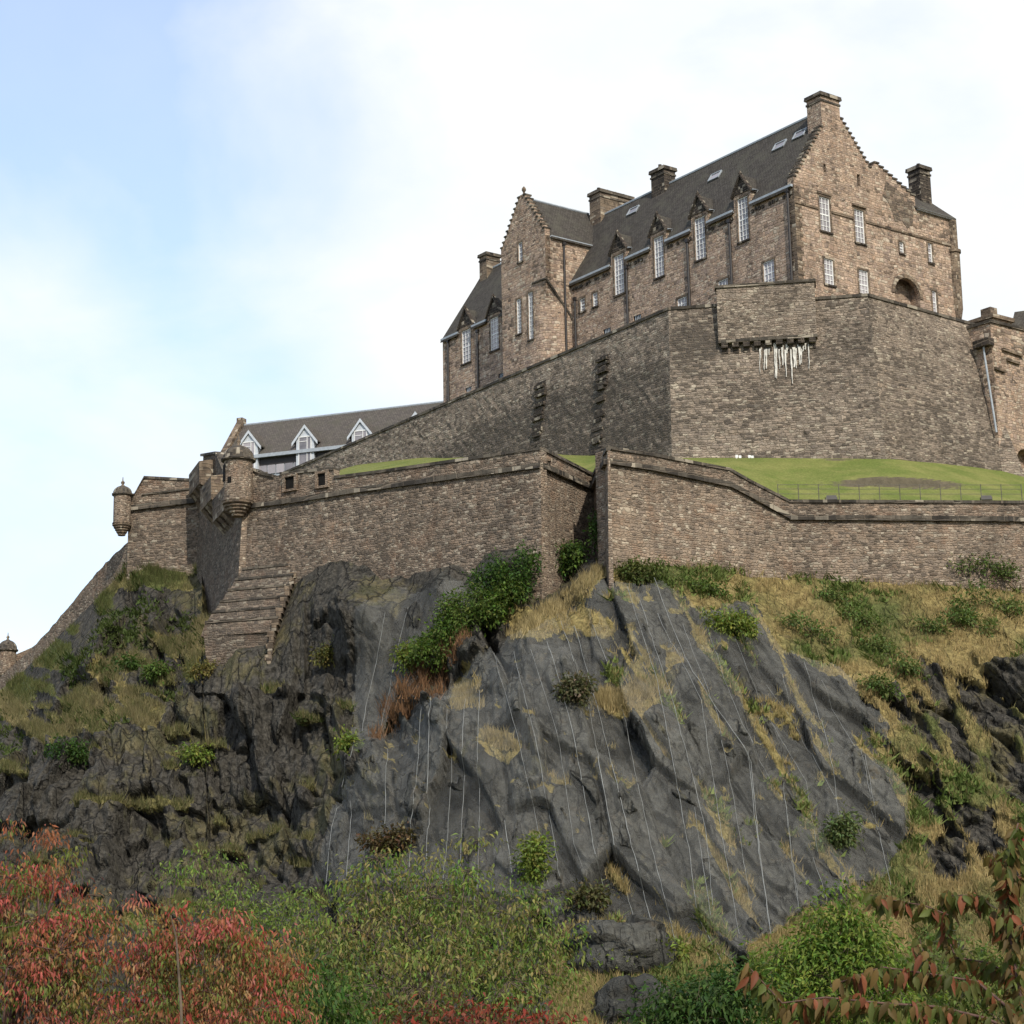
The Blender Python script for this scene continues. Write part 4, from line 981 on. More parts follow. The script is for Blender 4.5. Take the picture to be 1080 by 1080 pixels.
face(wl, [B(TT + tTl, -DT, ZB0), B(TT + tTl, 0.3, ZB0), B(TT + tTl, .3, zTe), B(TT + tTl, -DT, zTe)])
rings = []; na = 8
for z, kf in ((ZB0, 0), (zc_lo, 0), (zc_lo + (zc_hi - zc_lo) * .5, .45), (zc_hi, 1)):
    ring = []
    for i in range(na + 1):
        a = math.pi / 2 * i / na; x = RC - RC * math.sin(a); y = RC - RC * math.cos(a)
        m_ = max(RC - x, RC - y); sc = RC / m_; X, Y = RC - (RC - x) * (1 + (sc - 1) * kf), RC - (RC - y) * (1 + (sc - 1) * kf)
        ring.append(B(TT + X, -DT + Y, z))
    ring.append(B(TT, 0.05, z)); rings.append(ring)
vs = [p for r in rings for p in r]; m_ = na + 2; us = []
acc = 0
for r in rings:
    acc = 0; q = None
    for i, p in enumerate(r):
        if i: acc += (p - r[i - 1]).length
        us.append((acc, p.z))
wl.add(vs, [(j * m_ + i, j * m_ + i + 1, (j + 1) * m_ + i + 1, (j + 1) * m_ + i) for j in range(3) for i in range(na + 1)], 0, us)
wl.build('wall', MT['castle'], bd)
co = MB()
co.tube([r + Vector((0, 0, 0)) for r in [B(TT + RC + .1, -DT - .02, zc_hi), B(TT + .0, -DT - .02, zc_hi - .1)]], .12, 6)
co.tube([B(TT - .02, -DT, zc_hi - .05), B(TT - .03, -.2, zc_lo - .8), B(TT - .03, 0, zc_lo - 1.2)], .12, 6); co.build('string_course', MT['coping'], bd)
fn = MB(); fn.lathe(B(TT + tAp, -DT + .3, 0), [(.16, zTa + .4), (.1, zTa + .8), (.22, zTa + 1.0), (.2, zTa + 1.2), (.05, zTa + 1.4)], 10); fn.build('finial', MT['trim'], bd)

# --- roofs
rf = MB(); ov = .30
def slope(t0, t1, s0, z0, s1, z1, th=.16):
    a, b, c, d = B(t0, s0, z0), B(t1, s0, z0), B(t1, s1, z1), B(t0, s1, z1); n = Vector((0, 0, -th)); rf.box6([a + n, b + n, c + n, d + n, a, b, c, d])
slope(.7, TL - .02, .62, ZE + .62 * kr + .25, HW, ZR + .25)
gaps = sorted([(r[0] - .43, r[1] + .43) for r in DORM] + [(TT - .02, TT + tTl + .02)]); cur = .7; eaves = []
for a, b in gaps + [(TL - .02, TL)]:
    if a > cur + .15: eaves.append((cur, a))
    cur = max(cur, b)
for a, b in eaves: slope(a, b, -ov, ZE - ov * kr + .25, .619, ZE + .619 * kr + .25)
slope(.7, TL - .02, 2 * HW + ov, ZE - ov * kr + .25, HW + .002, ZR + .25)
kT = (zTa - zTe) / tAp
def tslope(ta, za, tb, zb, s0, s1):
    a, b, c, d = B(TT + ta, s0, za), B(TT + ta, s1, za), B(TT + tb, s1, zb), B(TT + tb, s0, zb); n = Vector((0, 0, -.16)); rf.box6([a + n, b + n, c + n, d + n, a, b, c, d])
tslope(-.25, zTe - .25 * kT + .2, tAp, zTa + .2, -DT + .6, 2 * HW); tslope(tTl + .25, zTe - .25 * kT + .2, tAp + .002, zTa + .2, -DT + .6, 2 * HW)
# right-hand range: eave on the gable plane, ridge behind
zrr = zre + 4.0
a = [B(-.25, tr2 + .1, zre - .1), B(-.25, tend + .2, zre - .1), B(4.4, tend + .2, zrr), B(4.4, tr1, zrr)]; n = Vector((0, 0, -.16)); rf.box6([p + n for p in a] + a)
a = [B(9, tr1, zre), B(9, tend + .2, zre), B(4.402, tend + .2, zrr), B(4.402, tr1, zrr)]; rf.box6([p + n for p in a] + a)
roof = rf.build('roof', MT['slate'], bd)
rg = MB(); rg.tube([B(.8, HW, ZR + .3), B(TL, HW, ZR + .3)], .13, 6); rg.tube([B(TT + tAp, -DT + .6, zTa + .25), B(TT + tAp, HW, zTa + .25)], .12, 6); rg.tube([B(4.4, tr1, zrr + .05), B(4.4, tend, zrr + .05)], .11, 6)
rg.build('ridge_capping', MT['lead'], roof)
def gutter(*a):
    m = MB(); m.obox(*a); m.build('gutter', MT['lead'], bd)
ds = sorted(DORM, key=lambda r: r[0]); cur = .1
for r in ds + [(TL, TL, 0, 0)]:
    e = r[0] - .45 if r[0] < TL else TL
    if not (cur > TT - .2 and e < TT + tTl + .5) and e > cur + .1:
        e2 = min(e, TT - .1) if cur < TT else e
        gutter(PF.pt(cur, ZE - .12, .02), PF.d * (e2 - cur), PF.n * .26, Vector((0, 0, .2)))
    cur = r[1] + .45 if r[0] < TL else cur
gutter(PG.pt(tr2 + .1, zre - .28, .02), PG.d * (tend - tr2), PG.n * .22, Vector((0, 0, .2)))
gutter(PS.pt(.6, zTe - .18, .02), PS.d * (DT + zs_end - .6), PS.n * .2, Vector((0, 0, .18)))
# stone table under the eave, corbel course
for pl, t0_, t1_, z in ((PF, .2, TT - .2, ZE - .85),):
    t = t0_
    g = random.Random(8)
    while t < t1_:
        if not any(r[0] - .5 < t < r[1] + .3 for r in DORM) and g.random() < .6: tb_ = MB(); tb_.obox(pl.pt(t, z + g.uniform(-.05, .1), -.05), pl.d * .28, pl.n * .14, Vector((0, 0, .3))); tb_.build('corbel', MT['darkstone'], bd)
        t += .42
# skylights
for x, y in ((758, 187.5), (826.5, 155), (848, 143), (671, 224)):
    d = ray(x, y); o_ = B(0, 0, ZE + .27); nrm = Vector((0, 0, HW)) * 1 + (-dG) * (ZR - ZE); nrm.normalize()
    p = d * (o_.dot(nrm) / d.dot(nrm)); up_ = (dG * HW + Vector((0, 0, ZR - ZE))).normalized()
    sk = MB()
    for q, e1, e2 in ((p, dF * 1.3, up_ * .09), (p + up_ * .85, dF * 1.39, up_ * .09), (p, dF * .09, up_ * .85), (p + dF * 1.3, dF * .09, up_ * .85)): sk.obox(q, e1, e2, nrm * .16)
    so_ = sk.build('skylight', MT['lead'], roof)
    # (pane laid in the frame)
    pn = MB(); pn.obox(p, dF * 1.35, up_ * .88, nrm * .08); pn.build('skylight_pane', MT['glass'], roof)
# --- dormers: pediment, little roof and cheeks
for r in DORM:
    c = (r[0] + r[1]) / 2; hw = (r[1] - r[0]) / 2 + .42; zt = r[3] + .42; za = zt + hw * 1.35; D_ = MB()
    def back_s(z): return max(.3, (z - ZE - .2) / kr)
    for sg in (-1, 1):
        e = c + sg * (hw + .16); ze_ = zt - .16 * 1.35
        a = [B(e, -.18, ze_), B(c, -.18, za + .05), B(c, back_s(za), za + .05), B(e, back_s(ze_), ze_)]; n = Vector((0, 0, .16)); D_.box6(a + [p + n for p in a])
    dmo = D_.build('dormer', MT['slate'], bd)
    for sg in (-1, 1):
        ck = MB(); ck.prism([B(c + sg * (hw - .02), .55, ZE), B(c + sg * (hw - .02), .55, zt), B(c + sg * (hw - .02), back_s(zt), zt)], dF * -.1 * sg); ck.build('cheek', MT['castle'], dmo)
    sk = MB()
    for sg in (-1, 1):
        a, b = B(c + sg * (hw + .18), -.24, zt - .25), B(c + sg * .02, -.24, za + .12); dd = (b - a); up_ = Vector((0, 0, .2))
        sk.box6([a, b, b + dG * .4, a + dG * .4, a + up_, b + up_, b + up_ + dG * .4, a + up_ + dG * .4])
    sk.prism([B(c - hw - .02, -.045, zt + .16), B(c + hw + .02, -.045, zt + .16), B(c, -.045, za - .1)], dG * .1)
    sk.obox(B(c - hw + .1, -.07, zt - .03), dF * (2 * hw - .2), dG * .2, Vector((0, 0, .16)))
    sk.lathe(B(c, -.1, 0), [(.12, za + .2), (.16, za + .35), (.03, za + .6)], 8)
    sk.build('pediment', MT['darkstone'], dmo)
    fl = MB(); q = back_s(zt); fl.tube([B(c - hw - .22, .0, zt - .1), B(c - hw - .22, q, zt + .02), B(c - hw - .12, (ZE + .3 - ZE) / kr, ZE + .35)], .07, 5); fl.build('flashing', MT['lead'], dmo)
# --- windows
for i, r in enumerate(DORM): window(PF, r, 3, 8 if r[3] - r[2] > 3.3 else 6, parent=bd)
for r in SMALL: window(PF, r, 3, 4, parent=bd)
for r in SLIM: window(PF, r, 1, 4, parent=bd)
for r in TW: window(PT, r, 2, 10, parent=bd)
window(PT, TS, 1, 4, parent=bd)
for i, r in enumerate(GW): window(PG, r, 3 if i < 4 else 1, 6 if i < 2 else 5 if i < 4 else 4, parent=bd, depth=.3)
# --- crow steps: weathered slabs on the raking edges, and a patch of darker stone under the rear rake
def crow(pl, prof, depth=.75):
    cm = MB()
    for (a, za), (b, zb2) in zip(prof[:-1], prof[1:]):
        if abs(za - zb2) < .01 and abs(a - b) > .1: cm.obox(pl.pt(min(a, b) - .04, za + .004, -depth), pl.d * (abs(a - b) + .08), pl.n * (depth + .09), Vector((0, 0, .15)))
    cm.build('crow_steps', MT['coping'], bd)
crow(PG, steps((0, ZE + .1), (tc0, zl0), 14)); crow(PG, steps((tc1, zc1), (tv, zv), 11, .3)); crow(PG, steps((tr1, zr1), (tr2, zr2), 9, 1.0))
crow(PT, steps((tTl, zTe - .1), (tAp + .3, zTa), 10)); crow(PT, steps((tAp - .3, zTa), (0, zTe - .1), 10, 1.4))
bp = MB(); bp.w = .8; bp.prism([PG.pt(*PG.tz(x, y), .03) for x, y in ((934, 191), (949, 202.5), (964, 213.5), (962.5, 236), (957, 241), (951, 233), (944, 234), (941, 224), (936, 212), (931, 206))], PG.n * -.1); bp.build('dark_stonework', MT['castle'], bd)
# --- string course on the gable, drain pipes
zsc = PG.tz(836.5 + 40, 222.5)[1]
cuts = [0, GW[0][0] - .2, GW[0][1] + .2, GW[1][0] - .2, GW[1][1] + .2, tend]
for a, b in ((0, 1), (2, 3), (4, 5)):
    sc_ = MB(); band(sc_, PG, [(cuts[a], zsc), (cuts[b], zsc)], .2, -.05, .1); sc_.build('string_course', MT['trim'], bd)
for i in (0, 1):
    hd = MB(); r = GW[i]; band(hd, PG, [(r[0] - .25, r[3] + .42), (r[1] + .25, r[3] + .42)], .2, -.05, .2 if i else .1); hd.build('hood_mould', MT['trim'], bd)
def pipe(pl, x, y0, o=.12, hop=True, z1=None, r=.115):
    t, z0 = pl.tz(x, y0); m = MB(); m.tube([pl.pt(t, z0, o), pl.pt(t, ZB0, o)], r, 7)
    if hop: m.obox(pl.pt(t - .18, z0 - .1, .02), pl.d * .36, pl.n * .24, Vector((0, 0, .3)))
    m.build('drainpipe', MT['iron'], bd)
for x, y in ((831.5, 202), (770, 234), (725.8, 255), (661.5, 283), (607.2, 316), (473.4, 360), (504.4, 350)): pipe(PF, x, y)
pipe(PS, 594, 258, .1); 
qn = MB(); g = random.Random(12); z = ZB0; i = 0                       # quoins on the main corner
while z < ZE - .4:
    h = .42; w = .8 if i % 2 else .45; v_ = .45 if i % 2 else .8
    qn.obox(B(-.03, -.03, z), dF * w, dG * v_, Vector((0, 0, h - .02))); z += h; i += 1
qn.build('quoin', MT['trim'], bd)
# --- chimneys
def chimney(t0, t1, s0, s1, z0, z1, pots=0, mat='castle'):
    m = MB(); m.box6([B(t0, s0, z0), B(t1, s0, z0), B(t1, s1, z0), B(t0, s1, z0), B(t0, s0, z1), B(t1, s0, z1), B(t1, s1, z1), B(t0, s1, z1)])
    o = m.build('chimney', MT[mat], bd); e = .16; cpb = MB()
    for zz0, zz1, ee in ((z1 - .5, z1 - .32, .07), (z1, z1 + .16, .16), (z1 + .16, z1 + .34, .14)):
        zz0 += .003; cpb.box6([B(t0 - ee, s0 - ee, zz0), B(t1 + ee, s0 - ee, zz0), B(t1 + ee, s1 + ee, zz0), B(t0 - ee, s1 + ee, zz0), B(t0 - ee, s0 - ee, zz1), B(t1 + ee, s0 - ee, zz1), B(t1 + ee, s1 + ee, zz1), B(t0 - ee, s1 + ee, zz1)])
    cpb.build('chimney_cap', MT['coping'], o)
    for i in range(pots):
        p = MB(); s = s0 + (s1 - s0) * (i + .5) / pots; p.lathe(B((t0 + t1) / 2, s, 0), [(.16, z1 + .33), (.19, z1 + .42), (.15, z1 + .7), (.18, z1 + .78)], 10); p.build('chimney_pot', MT['darkstone'], o)
    return o
chimney(-.02, 1.65, tc0, tc1, ZR - 2.3, zch - .3, 0)
def on_ridge(x): # t where the ridge is seen at column x
    return min((abs(proj(B(i * .1, HW, ZR))[0] - x), i * .1) for i in range(0, int(TL * 10) + 40))[1]
t1_ = on_ridge(700); zt1 = PF.tz(0, 0)[1]
def z_for(t, s, y): # height at which B(t,s) is seen at row y
    lo, hi = 20, 110
    for _ in range(40):
        m = (lo + hi) / 2
        if proj(B(t, s, m))[1] > y: lo = m
        else: hi = m
    return lo
chimney(t1_ - .9, t1_ + 1.0, HW - .7, HW + .7, ZR - .9, z_for(t1_, HW - .7, 181), 2, 'darkstone')
t2_ = on_ridge(632); chimney(t2_ - 1.0, t2_ + .7, HW - .6, HW + 3.6, ZR - 3.5, z_for(t2_, HW - .6, 205.5), 4, 'trim')
t3_ = on_ridge(517); chimney(t3_ - .6, t3_ + .7, HW - .9, HW + .9, ZR - 1.5, z_for(t3_, HW, 272), 0, 'trim')
s4 = PG.tz(972, 190)[0]; t4 = 2.6; s4 = min((abs(proj(B(t4, s * .1, zrr))[0] - 970), s * .1) for s in range(60, 300))[1]
chimney(t4 - .6, t4 + .8, s4 - .65, s4 + .75, zre + 1.0, z_for(t4, s4, 181), 1, 'darkstone')
# corner roundel at the far right angle of the range
cr = MB(); zc_ = PG.tz(1008, 268)[1]; cr.lathe(B(.15, tend - .1, 0), [(.2, zc_ - 7.0), (.55, zc_ - 5.2), (.6, zc_), (.72, zc_ + .05), (.72, zc_ + .3), (.5, zc_ + .4), (.5, zre - .3)], 16); cr.build('corner_shaft', MT['trim'], bd)

# ------------------------------------------------------------------ building with pale dormers beyond the left wall
YB = 216
pa, pb = plan(236, YB + 5, 470), plan(500, YB - 6, 440); PB = Plane(pa, pb)
zr0 = PB.tz(300, 443)[1]
bk = thing('dormered_building', PB.pt(16, PB.tz(300, 490)[1], 0), 'long low building with brown slate roof and pale boarded gable dormers behind the left wall', 'building')
te, zev = PB.tz(296, 479); ez = zev
tL0 = PB.tz(238, 470)[0]; tR0 = PB.tz(520, 430)[0]
dpt = 4.6; zrB = None
for z in np.arange(ez, ez + 12, .02):
    q = PB.pt(PB.tz(300, 443)[0], z, -dpt)
    if proj(q)[1] < 443: zrB = z; break
def K(t, o, z): return PB.pt(t, z, -o)
m = MB(); m.box6([K(tL0, .15, ez - 9), K(tR0, .15, ez - 9), K(tR0, 9, ez - 9), K(tL0, 9, ez - 9), K(tL0, .15, ez - .1), K(tR0, .15, ez - .1), K(tR0, 9, ez - .1), K(tL0, 9, ez - .1)]); m.build('wall', MT['lead'], bk)
m = MB()
a = [K(tL0, -.3, ez), K(tR0, -.3, ez), K(tR0, dpt, zrB), K(tL0, dpt, zrB)]; n = Vector((0, 0, .2)); m.box6(a + [p + n for p in a])
a = [K(tL0, 9.4, ez), K(tR0, 9.4, ez), K(tR0, dpt + .01, zrB), K(tL0, dpt + .01, zrB)]; m.box6(a + [p + n for p in a])
rfo = m.build('roof', MT['slate_far'], bk)
m = MB(); m.tube([K(tL0, dpt, zrB + .2), K(tR0, dpt, zrB + .2)], .14, 6); m.build('ridge_capping', MT['lead'], rfo)
m = MB(); tg0 = tL0 - .8; zz = zrB + .55
pts = [(-.5, ez - 9), (-.5, ez + .35), (dpt - .5, zz), (dpt - .5, zz + .5), (dpt + .5, zz + .5), (dpt + .5, zz), (9.5, ez + .35), (9.5, ez - 9)]
m.prism([K(tg0, o, z) for o, z in pts], PB.d * .8); m.build('gable', MT['trim'], bk)
m = MB(); m.obox(K(tL0, -.35, ez - .28), PB.d * (tR0 - tL0), PB.n * .3, Vector((0, 0, .4))); m.build('fascia', MT['lead'], bk)
m = MB(); m.obox(K(tL0, .1, ez - 1.1), PB.d * (tR0 - tL0), PB.n * .08, Vector((0, 0, .8))); m.build('shade_band', MT['iron'], bk)
for i in range(26):
    t = tL0 + 1 + i * 1.15; m = MB()
    m.obox(K(t, .08, ez - 2.2), PB.d * 1.0, PB.n * .06, Vector((0, 0, 1.05))); m.build('window', MT['glass'], bk)
for xa, ya, w in ((264.5, 453.5, 2.3), (323.5, 447.8, 2.35), (382, 441.2, 2.35), (440, 434, 2.35)):
    tA, zA = PB.tz(xa, ya); zA = None
    for z in np.arange(ez, ez + 9, .02):
        if proj(K(tA, -.45, z))[1] < ya: zA = z; break
    zs_ = zA - 2.0; hw = 1.55; zb_ = ez - 2.1
    pts = [(tA - 1.15, zb_), (tA + 1.15, zb_), (tA + 1.15, zs_ + .35), (tA, zA - .3), (tA - 1.15, zs_ + .35)]
    D_ = MB(); D_.prism([PB.pt(t, z, .4) for t, z in pts], PB.n * -4.2); dmo = D_.build('dormer', MT['paleblue'], bk)
    rfm = MB()
    for sg in (-1, 1):
        a = [PB.pt(tA + sg * 1.62, zs_ + .02, .62), PB.pt(tA, zA + .02, .62), PB.pt(tA, zA + .02, -4), PB.pt(tA + sg * 1.62, zs_ + .02, -4)]; rfm.box6([p - n * .9 for p in a] + a)
    rfm.build('dormer_roof', MT['slate_far'], dmo)
    bb = MB()
    for sg in (-1, 1):
        a, b = PB.pt(tA + sg * 1.66, zs_ - .12, .63), PB.pt(tA, zA - .02, .63); up_ = Vector((0, 0, -.42)); bb.box6([a + up_, b + up_, b + up_ - PB.n * .1, a + up_ - PB.n * .1, a, b, b - PB.n * .1, a - PB.n * .1])
    bb.build('barge_board', MT['paleblue'], dmo)
    wf = MB(); w0, w1, wz0, wz1 = tA - .82, tA + .82, ez - 1.9, zs_ + .55
    for a, b, c, d in ((w0, w0 + .09, wz0, wz1), (w1 - .09, w1, wz0, wz1), (tA + .25, tA + .33, wz0, wz1), (w0 + .09, w1 - .09, wz1 - .09, wz1 + .03), (w0 + .09, tA + .25, wz1 - .62, wz1 - .55)):
        wf.obox(PB.pt(a, c, .405), PB.d * (b - a), PB.n * .09, Vector((0, 0, d - c)))
    wf.build('window', MT['white'], dmo)
    pn = MB(); pn.obox(PB.pt(w0 + .02, wz0, .402), PB.d * (w1 - w0 - .04), PB.n * .04, Vector((0, 0, wz1 - wz0))); pn.build('pane', MT['glass'], dmo)

# ------------------------------------------------------------------ roofs beyond the right-hand bastion
fr = thing('stone_building', P(1060, 360, 175), 'corniced stone building with a short chimney just showing above the right bastion', 'building')
m = MB(); a = P(1046, 332, 176)
plx = Plane((a.x, a.y), (a.x + GD.x * 5, a.y + GD.y * 5)); m.obox(plx.pt(0, a.z - 12, -9), plx.d * 2.9, plx.n * 9, Vector((0, 0, 12))); m.build('wall', MT['castle'], fr)
m = MB(); band(m, plx, [(-.2, a.z + .1), (3.1, a.z + .1)], .4, -9.2, .25); m.build('cornice', MT['trim'], fr)
m = MB(); m.obox(plx.pt(.1, a.z + .1, -1.4), plx.d * 1.0, plx.n * 1.2, Vector((0, 0, .8))); m.build('chimney', MT['trim'], fr)
m = MB()
for i in range(3): m.obox(plx.pt(.6 + i * .75, a.z - 1.5, .0), plx.d * .35, plx.n * .04, Vector((0, 0, .9)))
m.build('window', MT['shadow'], fr)
m = MB(); b = P(1068, 331, 180); m.box6([P(1066, 346, 178), P(1120, 360, 178), P(1120, 360, 190), P(1066, 346, 190), P(1070, 329, 180), P(1120, 322, 180), P(1120, 322, 190), P(1070, 329, 190)]); m.build('roof', MT['slate'], fr)

# ------------------------------------------------------------------ mown bank between the walls
NXB, NYB = 240, 150
px_ = np.linspace(255, 1150, NXB); G_ = np.zeros((NYB, NXB, 3))
for i, x in enumerate(px_):
    yb = np.interp(x, [255, 380, 570, 626, 640, 769, 832, 1150], [524, 506, 482, 508, 480, 500, 533, 535])
    pl = PL_GH if x < 570.5 else PL_HJ if x < 626 else PL_JK if x < 640 else PL_KM if x < 832 else PL_ME
    t, z = pl.tz(x, yb); a = pl.pt(t, z, -1.3)
    yu = np.interp(x, [255, 297, 380, 440, 591, 640, 708, 760, 936, 1000, 1068, 1150], [520, 516, 491, 484, 480, 481, 483, 483, 484.5, 490, 498.5, 512])
    if x < 708: t2, z2 = PU_L.tz(x, yu); b = PU_L.pt(t2, z2, .4)
    elif x < 936: b = P(x, yu, np.interp(x, [708, 936], [141.8, 139.6]))
    else: b = P(x, yu, np.interp(x, [936, 1068, 1150], [139.6, 147.2, 150]))
    for j in range(NYB):
        f = j / (NYB - 2)
        p = a.lerp(b, f)
        if x > 790:
            k_ = sstep(np.array(x), 790, 850); fl = .42; ff = f
            zc_ = a.z - .1 + (b.z - a.z - .1) * float(np.interp(f, [0, .42, .47, 1], [0, .36, .66, 1]))
            zc_ = a.z + (b.z - a.z) * float(np.interp(f, [0, .50 + .03 * math.sin(x / 45), .53 + .03 * math.sin(x / 45), 1], [0, .47, .565 + .04 * math.sin(x / 37 + 1) - .10 * float(sstep(np.array(x), 1000, 1090)), 1]))
            p.z = p.z * (1 - k_) + zc_ * k_
        p.z += .14 * float(fbm(np.array(p.x / 5), np.array(p.y / 5), 66, 3)) * (0 < f < 1)
        if j == NYB - 1: p = b + (b - a) * .06
        G_[j, i] = p
ii = np.arange(NXB * NYB).reshape(NYB, NXB); ff = np.stack([ii[:-1, :-1], ii[:-1, 1:], ii[1:, 1:], ii[1:, :-1]], -1).reshape(-1, 4)
msk2 = np.zeros((NYB, NXB, 4)); 
m, t = newmat('bank_turf'); k = NT(t); pos = k.n('ShaderNodeNewGeometry').outputs['Position']; nz = k.n('ShaderNodeSeparateXYZ'); k.put(nz.inputs[0], k.n('ShaderNodeNewGeometry').outputs['True Normal'])
c = k.mix(k.smooth(k.noise(pos, .35, 5, .6), .35, .68), (.118, .146, .036), (.185, .188, .060))
c = k.mix(1.0, c, k.ramp(k.noise(pos, 6, 4), [(.3, (.75, .75, .75)), (.7, (1.15, 1.15, 1.15))]), 'MULTIPLY')
rkc = k.mix(k.noise(pos, 2.5, 5), (.05, .044, .03), (.15, .125, .085))
c = k.mix(k.smooth(k.m('ADD', nz.outputs[2], k.m('MULTIPLY', k.m('SUBTRACT', k.noise(pos, 1.2, 4), .5), .5)), .50, .72), rkc, c)
k.out(k.bsdf(c, .95, .1, k.bump(k.noise(pos, 9, 4), .08))); MT['bank'] = m
tag(np_mesh('grass_bank', G_.reshape(-1, 3), ff, MT['bank'], None, None, True), kind='structure')
# railing on the lower lawn
fe = thing('railing', P(960, 528, 129), 'thin wire railing of slim posts along the lawn just behind the long level wall', 'fence')
prev = None
for i, x in enumerate(range(832, 1100, 22)):
    t, z = PL_ME.tz(x, 531); b = PL_ME.pt(t, z, -3.4); h = 1.15; b.z = P(x, 527.5, b.y).z
    pm = MB(); pm.tube([b - Vector((0, 0, .5)), b + Vector((0, 0, h))], .028, 6); pm.build('post', MT['wood'], fe)
    if prev is not None:
        for zz in (.45, .8, 1.1):
            rl = MB(); rl.tube([prev + Vector((0, 0, zz)), b + Vector((0, 0, zz))], .018, 5); rl.build('rail', MT['wood'], fe)
    prev = b
for x, lb in ((884, 'small black object behind the wall coping at the left end of the railing'), (1050, 'small black object behind the wall coping near the right edge')):
    t, z = PL_ME.tz(x, 529); b = PL_ME.pt(t, z, -2.0); b.z = P(x, 529, b.y).z
    fo = thing('fixture', b, lb, 'fixture')  # unidentified black object, given an invented housing and bracket
    m = MB(); m.box6([b + Vector(v) for v in ((-.38, -.2, .12), (.38, -.2, .12), (.3, .2, .12), (-.3, .2, .12), (-.34, -.15, .42), (.34, -.15, .42), (.26, .12, .36), (-.26, .12, .36))]); m.build('housing', MT['iron'], fo)
    m = MB(); m.obox(b + Vector((-.42, -.05, -.4)), Vector((.05, 0, 0)), Vector((0, .1, 0)), Vector((0, 0, .7))); m.obox(b + Vector((.37, -.05, -.4)), Vector((.05, 0, 0)), Vector((0, .1, 0)), Vector((0, 0, .7))); m.build('bracket', MT['iron'], fo)
for i, (x, h) in enumerate(((777, .95), (780.5, .7), (790.5, .9), (793.5, .6))):
    b = P(x, 484.5, 141.0); m = MB(); m.obox(b + Vector((-.06, 0, -.2)), Vector((.12, 0, 0)), Vector((0, .1, 0)), Vector((0, 0, h * .36 + .2))); m.obox(b + Vector((-.09, -.015, h * .15)), Vector((.2, 0, 0)), Vector((0, .03, 0)), Vector((0, 0, .2)))
    tag(m.build('marker_post', MT['white']), 'small white marker post standing on the lawn at the foot of the battered wall', 'post', 'white marker posts at the wall foot')
# ------------------------------------------------------------------ wire netting and its cables on the middle crag
def net_surface(px, py):
    Y = hillY(px, py); p = P_np(px, py, Y); X, Z = p[..., 0], p[..., 2]
    sh = np.interp(px, [0, 380, 520, 700, 1000], [.05, .12, .12, .42, .75]); q = X + sh * Z
    q = q + .9 * fbm(X / 5, Z / 6, 140, 3); zz_ = Z + 1.2 * fbm(X / 4, Z / 5, 141, 3)
    a1, e1 = facet(q / 3.1, zz_ / 6.5, 3, 1.0)
    d = .85 * a1 + .8 * fbm(X / 7, Z / 7, 40, 2) + .40 + .16 * np.abs(fbm(q / .9, Z / 7, 23, 3))
    return p + np.array([-.12, -.93, .34]) * d[..., None]
NP_, NQ_ = 400, 240
ux = np.linspace(325, 972, NP_); uy = np.linspace(578, 1020, NQ_); NXg, NYg = np.meshgrid(ux, uy)
d3 = net_surface(NXg, NYg); wx = NXg + 6 * fbm(NXg / 20, NYg / 20, 3, 3); wy = NYg + 6 * fbm(NXg / 20, NYg / 20, 4, 3)
top_l = np.interp(NXg, [640, 700, 832, 1080], [606, 604, 616, 626])
inn = (inpoly(wx, wy, NETA) | inpoly(wx, wy, NETB)) & (NYg > top_l + 6)
ids = np.arange(NP_ * NQ_).reshape(NQ_, NP_); q = np.stack([ids[:-1, :-1], ids[1:, :-1], ids[1:, 1:], ids[:-1, 1:]], -1).reshape(-1, 4)
ok = inn.reshape(-1)[q].all(1); q = q[ok]; used = np.unique(q); remap = np.full(NP_ * NQ_, -1); remap[used] = np.arange(len(used))
tag(np_mesh('rockfall_netting', d3.reshape(-1, 3)[used], remap[q], MT['net'], None, None, True), 'fine grey wire netting draped over the middle rock face', 'netting')
CABLES = [[(526,707),(550,790),(573,900),(584,965)],[(564,701),(590,784),(608,900),(617,925)],[(593,658),(621,747),(650,900),(670,975)],[(625,658),(651,723),(688,900),(713,995)],
 [(663,628),(694,723),(727,900),(735,962),(760,1012)],[(694,652),(740,744),(764,900),(780,992)],[(691,619),(731,716),(792,802),(801,900),(812,985)],[(740,640),(764,722),(783,768),(828,845),(841,950)],
 [(808,720),(842,764),(880,837)],[(824,712),(838,757)],[(848,701),(867,764),(880,821),(884,860)],[(789,796),(800,900),(813,990)],[(826,821),(834,900),(842,965)],[(908,786),(925,870),(939,935)],
 [(407,648),(388,723),(373,805),(351,875),(346,935)],[(448,755),(442,812),(434,868),(432,915)],[(476,761),(471,875),(468,940)],[(410,792),(407,872)],[(510,742),(505,828),(503,956)],[(534,870),(543,930)],[(372,850),(368,930)],[(858,905),(872,950)],[(733,857),(750,972)],[(720,660),(757,760),(775,850),(790,950)],[(676,640),(708,735),(745,880),(752,960)],[(606,660),(634,760),(668,900),(690,985)],[(578,680),(604,770),(628,900),(640,950)],[(545,700),(570,800),(592,930)],[(458,748),(452,830),(450,930)],[(495,750),(486,850),(484,940)],[(866,720),(905,790),(922,860)],[(770,660),(800,735),(850,820),(862,900)],[(430,640),(412,700),(400,760)]]
g = random.Random(2)
